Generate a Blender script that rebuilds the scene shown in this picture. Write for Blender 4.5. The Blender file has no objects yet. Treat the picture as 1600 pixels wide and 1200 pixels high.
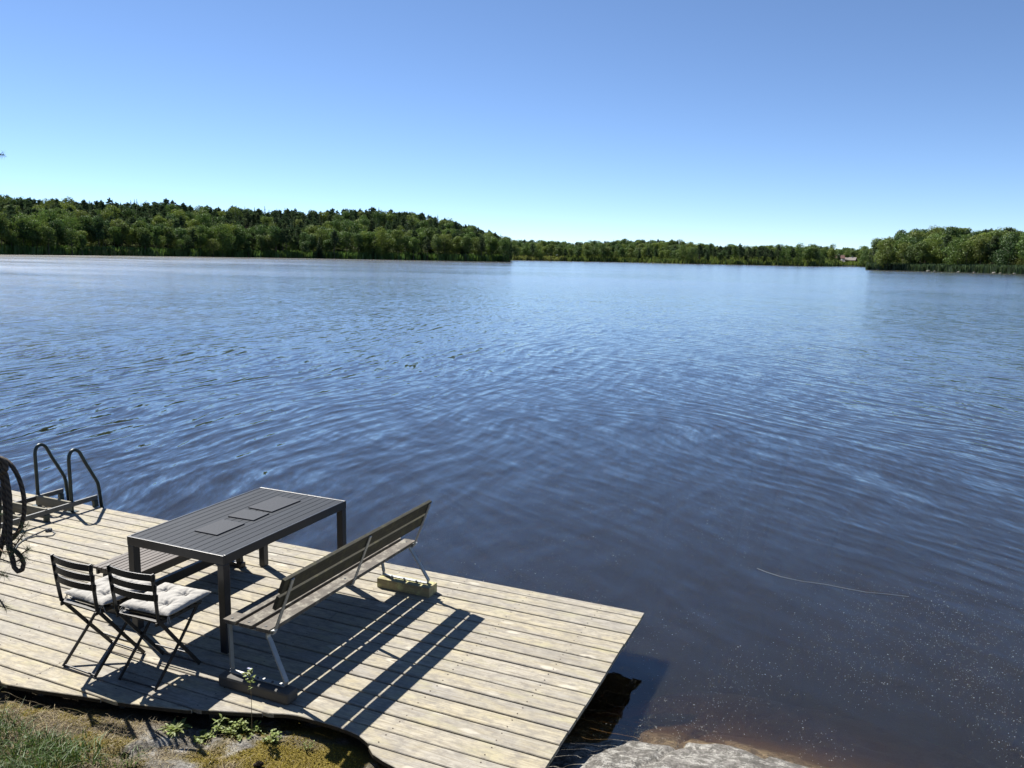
import bpy, math, random
from mathutils import Vector, Matrix, noise as mnoise
R = math.radians
S = bpy.context.scene
COL = S.collection

# ------------------------------------------------------------------ camera, sky, sun, exposure
# world frame: origin at the outer corner of the wooden deck, X along the boards, Y towards the open lake, Z = 0 deck top
CF = 1262.0; CPITCH = 0.15585; CROLL = 0.018754
CAM = Vector((1.436, -6.104, 2.8207))
A0 = R(23.4)
def _w(v): return Vector((v[0]*math.cos(A0)-v[1]*math.sin(A0), v[0]*math.sin(A0)+v[1]*math.cos(A0), v[2]))
_cp, _sp = math.cos(CPITCH), math.sin(CPITCH)
_F = Vector((0, _cp, -_sp)); _R0 = Vector((1, 0, 0)); _U0 = Vector((0, _sp, _cp))
_R = math.cos(CROLL)*_R0 + math.sin(CROLL)*_U0
_U = -math.sin(CROLL)*_R0 + math.cos(CROLL)*_U0
F, RT, UP = _w(_F), _w(_R), _w(_U)
cd = bpy.data.cameras.new('camera'); cam = bpy.data.objects.new('camera', cd); COL.objects.link(cam)
m3 = Matrix((RT, UP, -F)).transposed()
cam.matrix_world = Matrix.Translation(CAM) @ m3.to_4x4()
cd.sensor_width = 36; cd.lens = CF/1600*36; cd.clip_start = .05; cd.clip_end = 20000
S.camera = cam
def ray(x, y): return F + RT*((x-800)/CF) + UP*((600-y)/CF)
def at_depth(x, y, d): return CAM + ray(x, y)*d
def at_z(x, y, z):
    r = ray(x, y); return CAM + r*((z-CAM.z)/r.z)

SUNV = Vector((-.8206, .375, 1.0)).normalized()
elev = math.asin(SUNV.z); rot = math.atan2(SUNV.x, SUNV.y)
w = bpy.data.worlds.new('World'); S.world = w; w.use_nodes = True
nt = w.node_tree; bg = nt.nodes['Background']
sky = nt.nodes.new('ShaderNodeTexSky'); sky.sky_type = 'NISHITA'; sky.sun_disc = False
sky.sun_elevation = elev; sky.sun_rotation = rot; sky.altitude = 3000
sky.air_density = .8; sky.dust_density = 0; sky.ozone_density = 4.2
nt.links.new(sky.outputs[0], bg.inputs[0]); bg.inputs[1].default_value = .0695
sd = bpy.data.lights.new('sun', 'SUN'); so = bpy.data.objects.new('sun', sd); COL.objects.link(so)
sd.energy = 5.0; sd.angle = R(.5); sd.color = (1, .95, .87)
so.rotation_euler = SUNV.to_track_quat('Z', 'Y').to_euler(); so.location = (-20, 10, 30)
S.view_settings.view_transform = 'Standard'; S.view_settings.look = 'None'
S.view_settings.exposure = 1.2; S.view_settings.gamma = 1
cy = S.cycles
cy.use_denoising = True; cy.max_bounces = 8; cy.transparent_max_bounces = 12
cy.diffuse_bounces = 3; cy.glossy_bounces = 3; cy.transmission_bounces = 4; cy.sample_clamp_indirect = 6
cy.caustics_reflective = False; cy.caustics_refractive = False

WZ = -.31    # water level

# ------------------------------------------------------------------ helpers
def tag(o, label=None, cat=None, group=None, kind=None):
    if label: o['label'] = label
    if cat: o['category'] = cat
    if group: o['group'] = group
    if kind: o['kind'] = kind
    return o
def empty(name, loc, label=None, cat=None, group=None, rz=0):
    o = bpy.data.objects.new(name, None); COL.objects.link(o); o.location = loc; o.rotation_euler.z = rz
    o.empty_display_size = .1
    return tag(o, label, cat, group)
def wloc(o):
    v = Vector(o.location)
    while o.parent: o = o.parent; v += Vector(o.location)
    return v
class MB:
    def __init__(s): s.v = []; s.f = []; s.m = []; s.sm = []
    def add(s, vs, fs, mi=0, smooth=False):
        b = len(s.v); s.v += [tuple(v) for v in vs]
        for f in fs: s.f.append(tuple(i+b for i in f)); s.m.append(mi); s.sm.append(smooth)
    def box(s, x0, x1, y0, y1, z0, z1, mi=0):
        vs = [(x0,y0,z0),(x1,y0,z0),(x1,y1,z0),(x0,y1,z0),(x0,y0,z1),(x1,y0,z1),(x1,y1,z1),(x0,y1,z1)]
        s.add(vs, [(3,2,1,0),(4,5,6,7),(0,1,5,4),(1,2,6,5),(2,3,7,6),(3,0,4,7)], mi)
    def bar(s, a, b, w_, t_, side=(0,1,0), mi=0):
        # rectangular bar from a to b; w_ along 'side', t_ across
        a, b = Vector(a), Vector(b); d = (b-a).normalized(); sv = Vector(side); sv = (sv - d*sv.dot(d)).normalized()
        tv = d.cross(sv); vs = []
        for p in (a, b):
            for (i, j) in ((-1,-1),(1,-1),(1,1),(-1,1)): vs.append(p+sv*(i*w_/2)+tv*(j*t_/2))
        s.add(vs, [(3,2,1,0),(4,5,6,7),(0,1,5,4),(1,2,6,5),(2,3,7,6),(3,0,4,7)], mi)
    def strip(s, pts, w_, t_, side=(0,1,0), mi=0):
        # flat bar swept along a polyline (width along 'side')
        pts = [Vector(p) for p in pts]; n = len(pts); vs = []
        for i, p in enumerate(pts):
            d = (pts[min(i+1,n-1)]-pts[max(i-1,0)]).normalized(); sv = Vector(side); sv = (sv-d*sv.dot(d)).normalized(); tv = d.cross(sv)
            for (a, b) in ((-1,-1),(1,-1),(1,1),(-1,1)): vs.append(p+sv*(a*w_/2)+tv*(b*t_/2))
        fs = [(3,2,1,0), tuple(4*(n-1)+k for k in range(4))]
        for i in range(n-1):
            for k in range(4): fs.append((4*i+k, 4*i+(k+1)%4, 4*i+4+(k+1)%4, 4*i+4+k))
        s.add(vs, fs, mi)
    def tube(s, pts, r, n=8, mi=0, closed=False, cap=True):
        pts = [Vector(p) for p in pts]; N = len(pts); vs = []; rr = r if isinstance(r, (list, tuple)) else [r]*N
        d0 = (pts[1]-pts[0]).normalized(); up = Vector((0,0,1)) if abs(d0.z) < .9 else Vector((1,0,0)); nn = (up-d0*up.dot(d0)).normalized()
        for i, p in enumerate(pts):
            if closed: d = (pts[(i+1)%N]-pts[i-1]).normalized()
            else: d = (pts[min(i+1,N-1)]-pts[max(i-1,0)]).normalized()
            nn = (nn-d*nn.dot(d)).normalized(); bb = d.cross(nn)
            for k in range(n):
                a = 2*math.pi*k/n; vs.append(p+(nn*math.cos(a)+bb*math.sin(a))*rr[i])
        fs = []
        for i in range(N if closed else N-1):
            j = (i+1) % N
            for k in range(n): fs.append((i*n+k, i*n+(k+1)%n, j*n+(k+1)%n, j*n+k))
        s.add(vs, fs, mi, True)
        if cap and not closed:
            s.add(vs[:n][::-1], [tuple(range(n))], mi); s.add(vs[-n:], [tuple(range(n))], mi)
    def build(s, name, mat, parent=None, bevel=0, smooth=False, loc=None, rel=True):
        me = bpy.data.meshes.new(name)
        off = wloc(parent) if (parent is not None and rel) else (Vector(loc) if loc is not None else Vector((0,0,0)))
        me.from_pydata([(v[0]-off.x, v[1]-off.y, v[2]-off.z) for v in s.v], [], s.f)
        for mm in (mat if isinstance(mat, (list, tuple)) else [mat]): me.materials.append(mm)
        me.polygons.foreach_set('material_index', s.m)
        me.polygons.foreach_set('use_smooth', [smooth or q for q in s.sm])
        me.update()
        o = bpy.data.objects.new(name, me); COL.objects.link(o)
        if parent is not None: o.parent = parent
        elif loc is not None: o.location = loc
        if bevel:
            b = o.modifiers.new('bevel', 'BEVEL'); b.width = bevel; b.segments = 2; b.limit_method = 'ANGLE'; b.angle_limit = R(50)
        return o

# ------------------------------------------------------------------ materials
def newmat(name):
    m = bpy.data.materials.new(name); m.use_nodes = True; t = m.node_tree
    return m, t, t.nodes['Principled BSDF']
class N:
    def __init__(s, t): s.t = t
    def n(s, typ, **k):
        q = s.t.nodes.new(typ)
        for a, b in k.items(): setattr(q, a, b)
        return q
    def l(s, a, b): s.t.links.new(a, b)
    def coord(s, scale=(1,1,1), out='Object', rotz=0):
        c = s.n('ShaderNodeTexCoord'); m = s.n('ShaderNodeMapping'); m.inputs['Scale'].default_value = scale; m.inputs['Rotation'].default_value[2] = rotz
        s.l(c.outputs[out], m.inputs[0]); return m.outputs[0]
    def noise(s, vec, scale, detail=4, rough=.55, dist=0, out='Fac'):
        q = s.n('ShaderNodeTexNoise'); q.inputs['Scale'].default_value = scale; q.inputs['Detail'].default_value = detail
        q.inputs['Roughness'].default_value = rough; q.inputs['Distortion'].default_value = dist
        if vec is not None: s.l(vec, q.inputs['Vector'])
        return q.outputs[out]
    def ramp(s, fac, stops, interp='LINEAR'):
        q = s.n('ShaderNodeValToRGB'); e = q.color_ramp.elements; q.color_ramp.interpolation = interp
        e[0].position = stops[0][0]; e[-1].position = stops[-1][0]
        for p, c in stops[1:-1]: e.new(p)
        for el, (p, c) in zip(sorted(e, key=lambda a: a.position), stops):
            el.color = (*c, 1) if isinstance(c, (tuple, list)) else (c, c, c, 1)
        s.l(fac, q.inputs[0]); return q.outputs[0]
    def mix(s, f, a, b, typ='MIX'):
        q = s.n('ShaderNodeMix', data_type='RGBA', blend_type=typ)
        for i, v in ((0, f), (6, a), (7, b)):
            if hasattr(v, 'links'): s.l(v, q.inputs[i])
            elif i == 0: q.inputs[0].default_value = v
            else: q.inputs[i].default_value = (*v, 1)
        return q.outputs[2]
    def math(s, op, a, b=None, c=None, clamp=False):
        q = s.n('ShaderNodeMath', operation=op); q.use_clamp = clamp
        for i, v in enumerate((a, b, c)):
            if v is None: continue
            if hasattr(v, 'links'): s.l(v, q.inputs[i])
            else: q.inputs[i].default_value = v
        return q.outputs[0]
    def bump(s, h, strength, dist, bsdf):
        q = s.n('ShaderNodeBump'); q.inputs['Strength'].default_value = strength; q.inputs['Distance'].default_value = dist
        s.l(h, q.inputs['Height']); s.l(q.outputs[0], bsdf.inputs['Normal'])
def simple(name, col, rough=.5, metal=0, var=.15, scale=20, bump=.0, bscale=80, spec=.5):
    m, t, b = newmat(name); n = N(t); v = n.coord()
    f = n.noise(v, scale, 5); c = n.mix(f, tuple(x*(1-var) for x in col), tuple(min(1, x*(1+var)) for x in col)); n.l(c, b.inputs['Base Color'])
    b.inputs['Roughness'].default_value = rough; b.inputs['Metallic'].default_value = metal; b.inputs['Specular IOR Level'].default_value = spec
    n.l(n.math('ADD', n.math('MULTIPLY', f, .2), rough-.1), b.inputs['Roughness'])
    if bump: n.bump(n.noise(v, bscale, 4), bump, .002, b)
    return m

def mat_deck():
    m, t, b = newmat('weathered_deck_wood'); n = N(t)
    g = n.n('ShaderNodeNewGeometry'); rnd = g.outputs['Random Per Island']
    tc = n.n('ShaderNodeTexCoord'); add = n.n('ShaderNodeVectorMath', operation='ADD')
    cb = n.n('ShaderNodeCombineXYZ'); n.l(n.math('MULTIPLY', rnd, 97.), cb.inputs[0]); n.l(n.math('MULTIPLY', rnd, 41.), cb.inputs[1])
    n.l(tc.outputs['Object'], add.inputs[0]); n.l(cb.outputs[0], add.inputs[1])
    def mp(sc):
        q = n.n('ShaderNodeMapping'); q.inputs['Scale'].default_value = sc; n.l(add.outputs[0], q.inputs[0]); return q.outputs[0]
    base = n.ramp(rnd, [(0,(.25,.235,.205)),(.2,(.35,.325,.27)),(.4,(.275,.262,.235)),(.6,(.37,.335,.255)),(.8,(.30,.285,.25)),(1,(.335,.31,.265))])
    grain = n.noise(mp((2.2, 34, 34)), 2.2, 8, .65, .6)
    fine = n.noise(mp((9, 170, 170)), 1.6, 5, .6, .3)
    blot = n.noise(mp((1.5, 5, 5)), 1.3, 4, .6)
    blot2 = n.noise(mp((5, 9, 9)), 2.3, 5, .7)
    c = n.mix(n.math('MULTIPLY', n.ramp(grain, [(.36,1.),(.56,0.),(1,0.)]), .9), base, (.19,.165,.125))
    c = n.mix(n.math('MULTIPLY', n.ramp(blot, [(.45,0.),(.7,1.)]), .55), c, (.36,.31,.18))
    c = n.mix(n.math('MULTIPLY', n.ramp(blot2, [(.46,0.),(.64,1.)]), .75), c, (.165,.152,.135))
    st = n.noise(n.coord((1.2,1.6,1)), 1.7, 6, .7); c = n.mix(n.math('MULTIPLY', n.ramp(st, [(.5,0.),(.66,1.)]), .5), c, (.20,.19,.165))
    st2 = n.noise(n.coord((1.0,2.5,1)), 2.9, 5, .7); c = n.mix(n.math('MULTIPLY', n.ramp(st2, [(.54,0.),(.68,1.)]), .45), c, (.34,.32,.19))
    # knots: pale rings with a dark heart, elongated along the board
    vo = n.n('ShaderNodeTexVoronoi'); vo.inputs['Scale'].default_value = 1.0; vo.inputs['Randomness'].default_value = 1
    dd = n.noise(mp((10,40,40)), 1, 3); ad = n.n('ShaderNodeVectorMath', operation='ADD'); n.l(mp((2.1, 5.5, .01)), ad.inputs[0])
    sc = n.n('ShaderNodeVectorMath', operation='SCALE'); cx = n.n('ShaderNodeCombineXYZ'); n.l(dd, cx.inputs[0]); n.l(dd, cx.inputs[1]); n.l(cx.outputs[0], sc.inputs[0]); sc.inputs[3].default_value = .16
    n.l(sc.outputs[0], ad.inputs[1]); n.l(ad.outputs[0], vo.inputs['Vector'])
    kd = vo.outputs['Distance']
    c = n.mix(n.math('MULTIPLY', n.ramp(kd, [(.0,0.),(.05,.0),(.07,1.),(.12,.9),(.17,0.)]), .7), c, (.44,.41,.34))
    c = n.mix(n.ramp(kd, [(.0,1.),(.022,1.),(.04,0.)]), c, (.16,.12,.085))
    c = n.mix(n.ramp(fine, [(.3,.55),(.48,0.),(1,0.)]), c, (.18,.155,.12))
    # dark mould freckles
    fr = n.noise(mp((60,90,90)), 1.0, 3, .7)
    c = n.mix(n.ramp(fr, [(.66,0.),(.74,.75),(1,.9)]), c, (.13,.115,.09))
    n.l(c, b.inputs['Base Color']); b.inputs['Roughness'].default_value = .82; b.inputs['Specular IOR Level'].default_value = .25
    n.bump(n.math('ADD', grain, n.math('MULTIPLY', fine, .5)), .35, .004, b)
    return m
def mat_wood(name, a, d, axis=1, rough=.7, lich=None):
    m, t, b = newmat(name); n = N(t)
    sc = [40, 40, 40]; sc[axis] = 2.0
    g = n.n('ShaderNodeNewGeometry'); v = n.coord(tuple(sc)); ad = n.n('ShaderNodeVectorMath', operation='ADD'); n.l(v, ad.inputs[0])
    cb = n.n('ShaderNodeCombineXYZ'); [n.l(n.math('MULTIPLY', g.outputs['Random Per Island'], 50.+i*13), cb.inputs[i]) for i in range(3)]; n.l(cb.outputs[0], ad.inputs[1])
    gr = n.noise(ad.outputs[0], 1.2, 7, .65, .5)
    c = n.mix(n.ramp(gr, [(.3,0.),(.7,1.)]), a, d)
    if lich:
        l = n.noise(n.coord(), 14, 6, .7); c = n.mix(n.ramp(l, [(.5,0.),(.62,1.)]), c, lich)
    n.l(c, b.inputs['Base Color']); b.inputs['Roughness'].default_value = rough; b.inputs['Specular IOR Level'].default_value = .3
    n.bump(gr, .3, .003, b); return m
M = {}
M['deck'] = mat_deck()
M['beam'] = mat_wood('dark_beam_wood', (.10,.085,.06), (.19,.16,.12), 0)
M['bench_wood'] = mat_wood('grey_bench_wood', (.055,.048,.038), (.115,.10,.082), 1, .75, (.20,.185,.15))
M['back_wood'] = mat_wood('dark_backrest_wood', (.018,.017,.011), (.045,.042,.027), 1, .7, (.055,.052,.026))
M['lichen_wood'] = mat_wood('lichen_base_wood', (.19,.16,.10), (.34,.30,.16), 0, .85, (.42,.42,.20))
M['base_dark'] = simple('dark_rubber_base', (.06,.058,.052), .75, bump=.4)
M['galv'] = simple('galvanised_steel', (.33,.34,.33), .5, .6, .25, 30, .2)
M['black_metal'] = simple('black_chair_metal', (.012,.0115,.011), .45, 0, .4, 60, .15)
M['alu'] = simple('anthracite_table_metal', (.009,.012,.017), .42, 0, .3, 25)
M['slat'] = mat_wood('anthracite_table_slats', (.016,.020,.027), (.030,.036,.046), 1, .62); M['slat'].node_tree.nodes['Principled BSDF'].inputs['Specular IOR Level'].default_value = .12
M['brown_slat'] = mat_wood('brown_bench_slats', (.05,.04,.034), (.095,.078,.065), 1, .55)
M['stone_mat'] = simple('dark_slate_mat', (.040,.044,.052), .6, 0, .7, 90, .5, 220, .12)
M['ladder'] = simple('dark_ladder_steel', (.035,.045,.042), .35, .6, .5, 25, .2)
M['rail'] = simple('grey_ladder_rail', (.07,.072,.07), .45, .4, .4, 25, .2)
M['tread'] = mat_wood('grey_tread_wood', (.13,.12,.085), (.21,.195,.15), 0, .8)
M['rope'] = None
def mat_rope():
    m, t, b = newmat('weathered_rope'); n = N(t); wv = n.n('ShaderNodeTexWave'); wv.inputs['Scale'].default_value = 22; wv.inputs['Distortion'].default_value = 2
    wv.bands_direction = 'DIAGONAL'; n.l(n.coord(), wv.inputs[0])
    c = n.mix(wv.outputs['Fac'], (.02,.015,.011), (.07,.053,.038)); n.l(c, b.inputs['Base Color']); b.inputs['Roughness'].default_value = .9
    n.bump(wv.outputs['Fac'], .8, .004, b); return m
M['rope'] = mat_rope()
def mat_cushion():
    m, t, b = newmat('offwhite_cotton'); n = N(t); v = n.coord()
    c = n.mix(n.noise(v, 9, 5), (.29,.285,.27), (.37,.36,.34)); n.l(c, b.inputs['Base Color']); b.inputs['Roughness'].default_value = .95; b.inputs['Specular IOR Level'].default_value = .15
    n.bump(n.math('ADD', n.math('MULTIPLY', n.noise(v, 26, 6, .6, .8), 1.0), n.math('MULTIPLY', n.noise(v, 420, 2), .12)), .55, .012, b); return m
M['cushion'] = mat_cushion()

def mat_leaf(name, cols, trans=.35, vary=.25, rough=.6):
    m = bpy.data.materials.new(name); m.use_nodes = True; t = m.node_tree; n = N(t)
    for q in list(t.nodes): t.nodes.remove(q)
    out = n.n('ShaderNodeOutputMaterial'); g = n.n('ShaderNodeNewGeometry'); oi = n.n('ShaderNodeObjectInfo')
    c1 = n.ramp(oi.outputs['Random'], [(i/(len(cols)-1), c) for i, c in enumerate(cols)])
    hv = n.n('ShaderNodeHueSaturation'); n.l(c1, hv.inputs['Color'])
    n.l(n.math('ADD', n.math('MULTIPLY', g.outputs['Random Per Island'], vary*2), 1-vary), hv.inputs['Value'])
    n.l(n.math('ADD', n.math('MULTIPLY', g.outputs['Random Per Island'], .03), .485), hv.inputs['Hue'])
    d = n.n('ShaderNodeBsdfDiffuse'); tr = n.n('ShaderNodeBsdfTranslucent'); gl = n.n('ShaderNodeBsdfGlossy'); gl.inputs['Roughness'].default_value = .5
    n.l(hv.outputs[0], d.inputs[0]); n.l(hv.outputs[0], tr.inputs[0]); gl.inputs[0].default_value = (.5,.55,.5,1)
    mx = n.n('ShaderNodeMixShader'); mx.inputs[0].default_value = trans; n.l(d.outputs[0], mx.inputs[1]); n.l(tr.outputs[0], mx.inputs[2])
    m2 = n.n('ShaderNodeMixShader'); m2.inputs[0].default_value = .04; n.l(mx.outputs[0], m2.inputs[1]); n.l(gl.outputs[0], m2.inputs[2])
    n.l(m2.outputs[0], out.inputs[0]); return m
M['leafy'] = mat_leaf('broadleaf_foliage', [(.11,.17,.032),(.055,.10,.026),(.165,.21,.036),(.042,.08,.024),(.09,.15,.03),(.14,.17,.038),(.06,.11,.03)])
M['conifer'] = mat_leaf('conifer_foliage', [(.045,.078,.032),(.062,.095,.038),(.04,.066,.03),(.075,.10,.042)], .3)
M['bark'] = simple('tree_bark', (.10,.075,.055), .9, 0, .4, 3)
M['grass'] = mat_leaf('green_grass', [(.05,.09,.012),(.05,.09,.012)], .4, .5)
M['straw'] = mat_leaf('dry_straw', [(.26,.20,.12),(.26,.20,.12)], .25, .7)
M['moss'] = mat_leaf('yellow_moss', [(.26,.20,.028),(.26,.20,.028)], .25, .45)
M['weed'] = mat_leaf('weed_leaf', [(.19,.23,.06),(.19,.23,.06)], .4, .35)
M['needle'] = mat_leaf('pine_needles', [(.045,.07,.03),(.045,.07,.03)], .2, .5)
M['pbark'] = simple('pine_bark', (.12,.075,.05), .9, 0, .5, 25, .9, 60)
M['cone'] = simple('pine_cone_scales', (.05,.032,.022), .8, 0, .5, 60, .8)

# ------------------------------------------------------------------ local ground: granite rock and lake shore
cut = [(-9,-3.2),(-7,-3.15),(-5,-3.0),(-3.56,-2.91),(-3.27,-2.86),(-2.94,-2.79),(-2.62,-2.73),(-2.24,-2.63),(-2.12,-2.58),(-1.81,-2.47),(-1.64,-2.40),(-1.56,-2.385),(-1.34,-2.38),(-1.22,-2.385),(-1.12,-2.40),(-1.05,-2.43),(-.99,-2.48),(-.94,-2.52),(-.85,-2.55),(-.76,-2.57),(-.6,-2.68),(-.4,-2.95),(-.2,-3.3),(.1,-3.6)]
def cutv(u):
    for (a, b), (c, d) in zip(cut, cut[1:]):
        if a <= u <= c: return b+(d-b)*(u-a)/(c-a)
    return cut[0][1] if u < cut[0][0] else cut[-1][1]
CP = []
for (a, b) in cut[1:20]: CP += [(a, b-.03, -.10), (a, b+.5, -.26), (a, b+1.3, -.42), (a, b+2.2, -1.1)]
CP += [(-.7,-2.85,-.16),(-.5,-3.1,-.16),(-.95,-2.8,-.06),(-.55,-2.55,-.3),
       (-.1,-1.36,-.34),(.26,-1.25,-.31),(.72,-1.2,-.29),(1.26,-1.13,-.27),(1.26,-1.08,-.31),(2,-1.25,-.31),(3,-1.7,-.31),(5,-2.7,-.31),(8,-3.8,-.31),(12,-5,-.31),
       (-.4,-1.85,-.33),(.13,-1.78,-.16),(.6,-1.7,-.13),(1.2,-1.65,-.12),(.5,-2.2,-.03),(1.4,-2.2,.03),(.2,-2.8,.05),(-.35,-2.3,-.25),(.3,-1.0,-.38),(1.2,-.85,-.38),(0,-.9,-.41),(.3,-.5,-.60),(1.3,-.3,-.60),(2.2,-.6,-.55),
       (-2.3,-3.1,-.04),(-1.6,-2.8,-.06),(-1.2,-2.7,-.07),(-2.5,-3.55,.06),(-3.5,-3.6,.02),(-1.6,-3.2,.03),(-.9,-3.2,.02),(-.5,-3.7,.05),
       (1.44,-6.1,1.2),(0,-5,.8),(-1.5,-4.5,.5),(-3,-5,.65),(-6,-4,.1),(-6,-6,.7),(4,-6,.9),(7,-7,.5),(0,-9,1.6),(-8,-9,1.2),(8,-11,1.0),(-4.2,-3.6,-.02),
       (.2,.2,-.8),(1.2,.4,-.8),(.4,1.4,-1.4),(1.5,1.6,-1.4),(3,0,-.85),(4,2,-2.0),(0,4,-4),(-4,1.5,-3),(-8,0,-1.8),(-8,4,-4),(8,0,-2.5),(8,5,-4),(4,8,-4.4),(-12,-2,-1),(-12,2,-3),(12,-2,-1.6),(12,4,-4),(-12,-8,.9),(12,-12,1.2),(0,-12,1.9),(-12,-12,1.5),(0,12,-4.5),(12,12,-4.5),(-12,12,-4.5)]
import numpy as np
_P = np.array([(a, b) for a, b, c in CP]); _Z = np.array([c for a, b, c in CP]); _n = len(CP)
def _phi(r): return np.where(r > 1e-9, r*r*np.log(np.maximum(r, 1e-9)), 0)
_K = _phi(np.linalg.norm(_P[:, None]-_P[None], axis=2)) + np.eye(_n)*.01
_Q = np.hstack([np.ones((_n, 1)), _P]); _A = np.zeros((_n+3, _n+3)); _A[:_n, :_n] = _K; _A[:_n, _n:] = _Q; _A[_n:, :_n] = _Q.T
_W = np.linalg.solve(_A, np.concatenate([_Z, [0, 0, 0]]))
def ground_arr(X, Y):
    P = np.stack([X, Y], 1); out = np.zeros(len(P))
    for i in range(0, len(P), 4000):
        p = P[i:i+4000]; out[i:i+4000] = _phi(np.linalg.norm(p[:, None]-_P[None], axis=2))@_W[:_n] + _W[_n] + p@_W[_n+1:]
    for i in range(len(P)):
        x, y = X[i], Y[i]
        nz = .05*mnoise.noise((x*1.3, y*1.3, 0)) + .028*mnoise.noise((x*4, y*4, 3)) + .012*mnoise.noise((x*11, y*11, 7))
        # cracks in the granite
        c = abs(mnoise.noise((x*1.1+5, y*1.6, 11)))
        if c < .05: nz -= .05*(1-c/.05)
        ca = .45 if x > -.3 else (1.0 if y < cutv(x)-.05 else .5)
        if .3 < x < .75 and y > -2.6:
            cx_ = .545+.16*(y+1.22)+.02*math.sin(y*19); dcr = abs(x-cx_)
            if dcr < .035: out[i] -= .035*(1-dcr/.035)
        out[i] += nz*ca
        if x < 0 and y > cutv(x)-.02: out[i] = min(out[i], -.10)
    return out
def axis(spec):
    out = []
    for a, b, st in spec:
        k = max(1, int(round((b-a)/st))); out += [a+(b-a)*i/k for i in range(k)]
    return out+[spec[-1][1]]
gx = axis([(-14,-5,.6),(-5,-4.2,.1),(-4.2,2.2,.032),(2.2,4,.12),(4,14,.6)])
gy = axis([(-14,-5,.5),(-5,-3.9,.12),(-3.9,-.6,.032),(-.6,1,.12),(1,14,.8)])
GX, GY = np.meshgrid(gx, gy); GZ = ground_arr(GX.ravel(), GY.ravel()).reshape(GX.shape)
def gz(x, y):
    i = min(max(np.searchsorted(gx, x)-1, 0), len(gx)-2); j = min(max(np.searchsorted(gy, y)-1, 0), len(gy)-2)
    fx = (x-gx[i])/(gx[i+1]-gx[i]); fy = (y-gy[j])/(gy[j+1]-gy[j])
    return float((GZ[j,i]*(1-fx)+GZ[j,i+1]*fx)*(1-fy)+(GZ[j+1,i]*(1-fx)+GZ[j+1,i+1]*fx)*fy)
def moss_f(x, y): return mnoise.noise((x*1.7+3.1, y*1.7, 5.5)) + .5*mnoise.noise((x*5, y*5, 1.5)) + .25*mnoise.noise((x*14, y*14, 2.5))
def mat_rock():
    m, t, b = newmat('granite_with_moss'); n = N(t); v = n.coord()
    at = n.n('ShaderNodeAttribute'); at.attribute_name = 'cover'; sep = n.n('ShaderNodeSeparateColor'); n.l(at.outputs['Color'], sep.inputs[0])
    big = n.noise(v, 2.2, 6, .65); fine = n.noise(v, 38, 6, .7); mid = n.noise(v, 9, 6, .7, .4)
    rock = n.ramp(mid, [(.3,(.12,.11,.10)),(.5,(.20,.19,.175)),(.7,(.27,.255,.235))])
    rock = n.mix(n.ramp(fine, [(.35,.7),(.5,0.),(1,0.)]), rock, (.09,.085,.075))
    vo = n.n('ShaderNodeTexVoronoi'); vo.inputs['Scale'].default_value = 22; n.l(v, vo.inputs[0])
    li = n.noise(v, 6.5, 7, .72, .6)
    rock = n.mix(n.math('MULTIPLY', n.ramp(li, [(.46,0.),(.54,1.)]), .9), rock, (.37,.36,.33))
    rock = n.mix(n.ramp(n.noise(v, 13, 8, .8, .5), [(.46,0.),(.54,.85)]), rock, (.085,.08,.07))
    lit = n.mix(fine, (.018,.014,.010), (.10,.078,.048))
    lit = n.mix(n.ramp(big, [(.4,0.),(.65,.6)]), lit, (.13,.105,.065))
    mo = n.mix(fine, (.07,.055,.015), (.22,.17,.03))
    c = n.mix(sep.outputs[0], rock, mo); c = n.mix(sep.outputs[1], c, lit)
    # below water: brown algae film
    c = n.mix(sep.outputs[2], c, (.08,.056,.03))
    n.l(c, b.inputs['Base Color']); b.inputs['Roughness'].default_value = .9; b.inputs['Specular IOR Level'].default_value = .2
    n.bump(n.math('ADD', n.math('MULTIPLY', mid, .8), n.math('MULTIPLY', fine, .8)), 1., .035, b)
    return m
def sstep(a, b, x): t = min(max((x-a)/(b-a), 0), 1); return t*t*(3-2*t)
def cover(x, y, z):
    if x > -.75: mz = 0
    else: mz = sstep(-.42, -.15, moss_f(x, y)) * sstep(-.7, -.85, x)
    lz = sstep(-1.75, -2.3, x + .5*mnoise.noise((x*2, y*2, 9)) + .25*mnoise.noise((x*8, y*8, 4)))
    lz = max(lz, sstep(.05,.3, mnoise.noise((x*2.5, y*2.5, 20)))*.8 if x < -.9 else 0); lz *= 1-.75*sstep(.1,.35, mnoise.noise((x*2.2, y*2.2, 40))+.3*mnoise.noise((x*9, y*9, 41)))
    if x > -.5: lz = 0
    wz = sstep(WZ+.02, WZ-.08, z)
    return mz*(1-lz*.5), lz, wz
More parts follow.
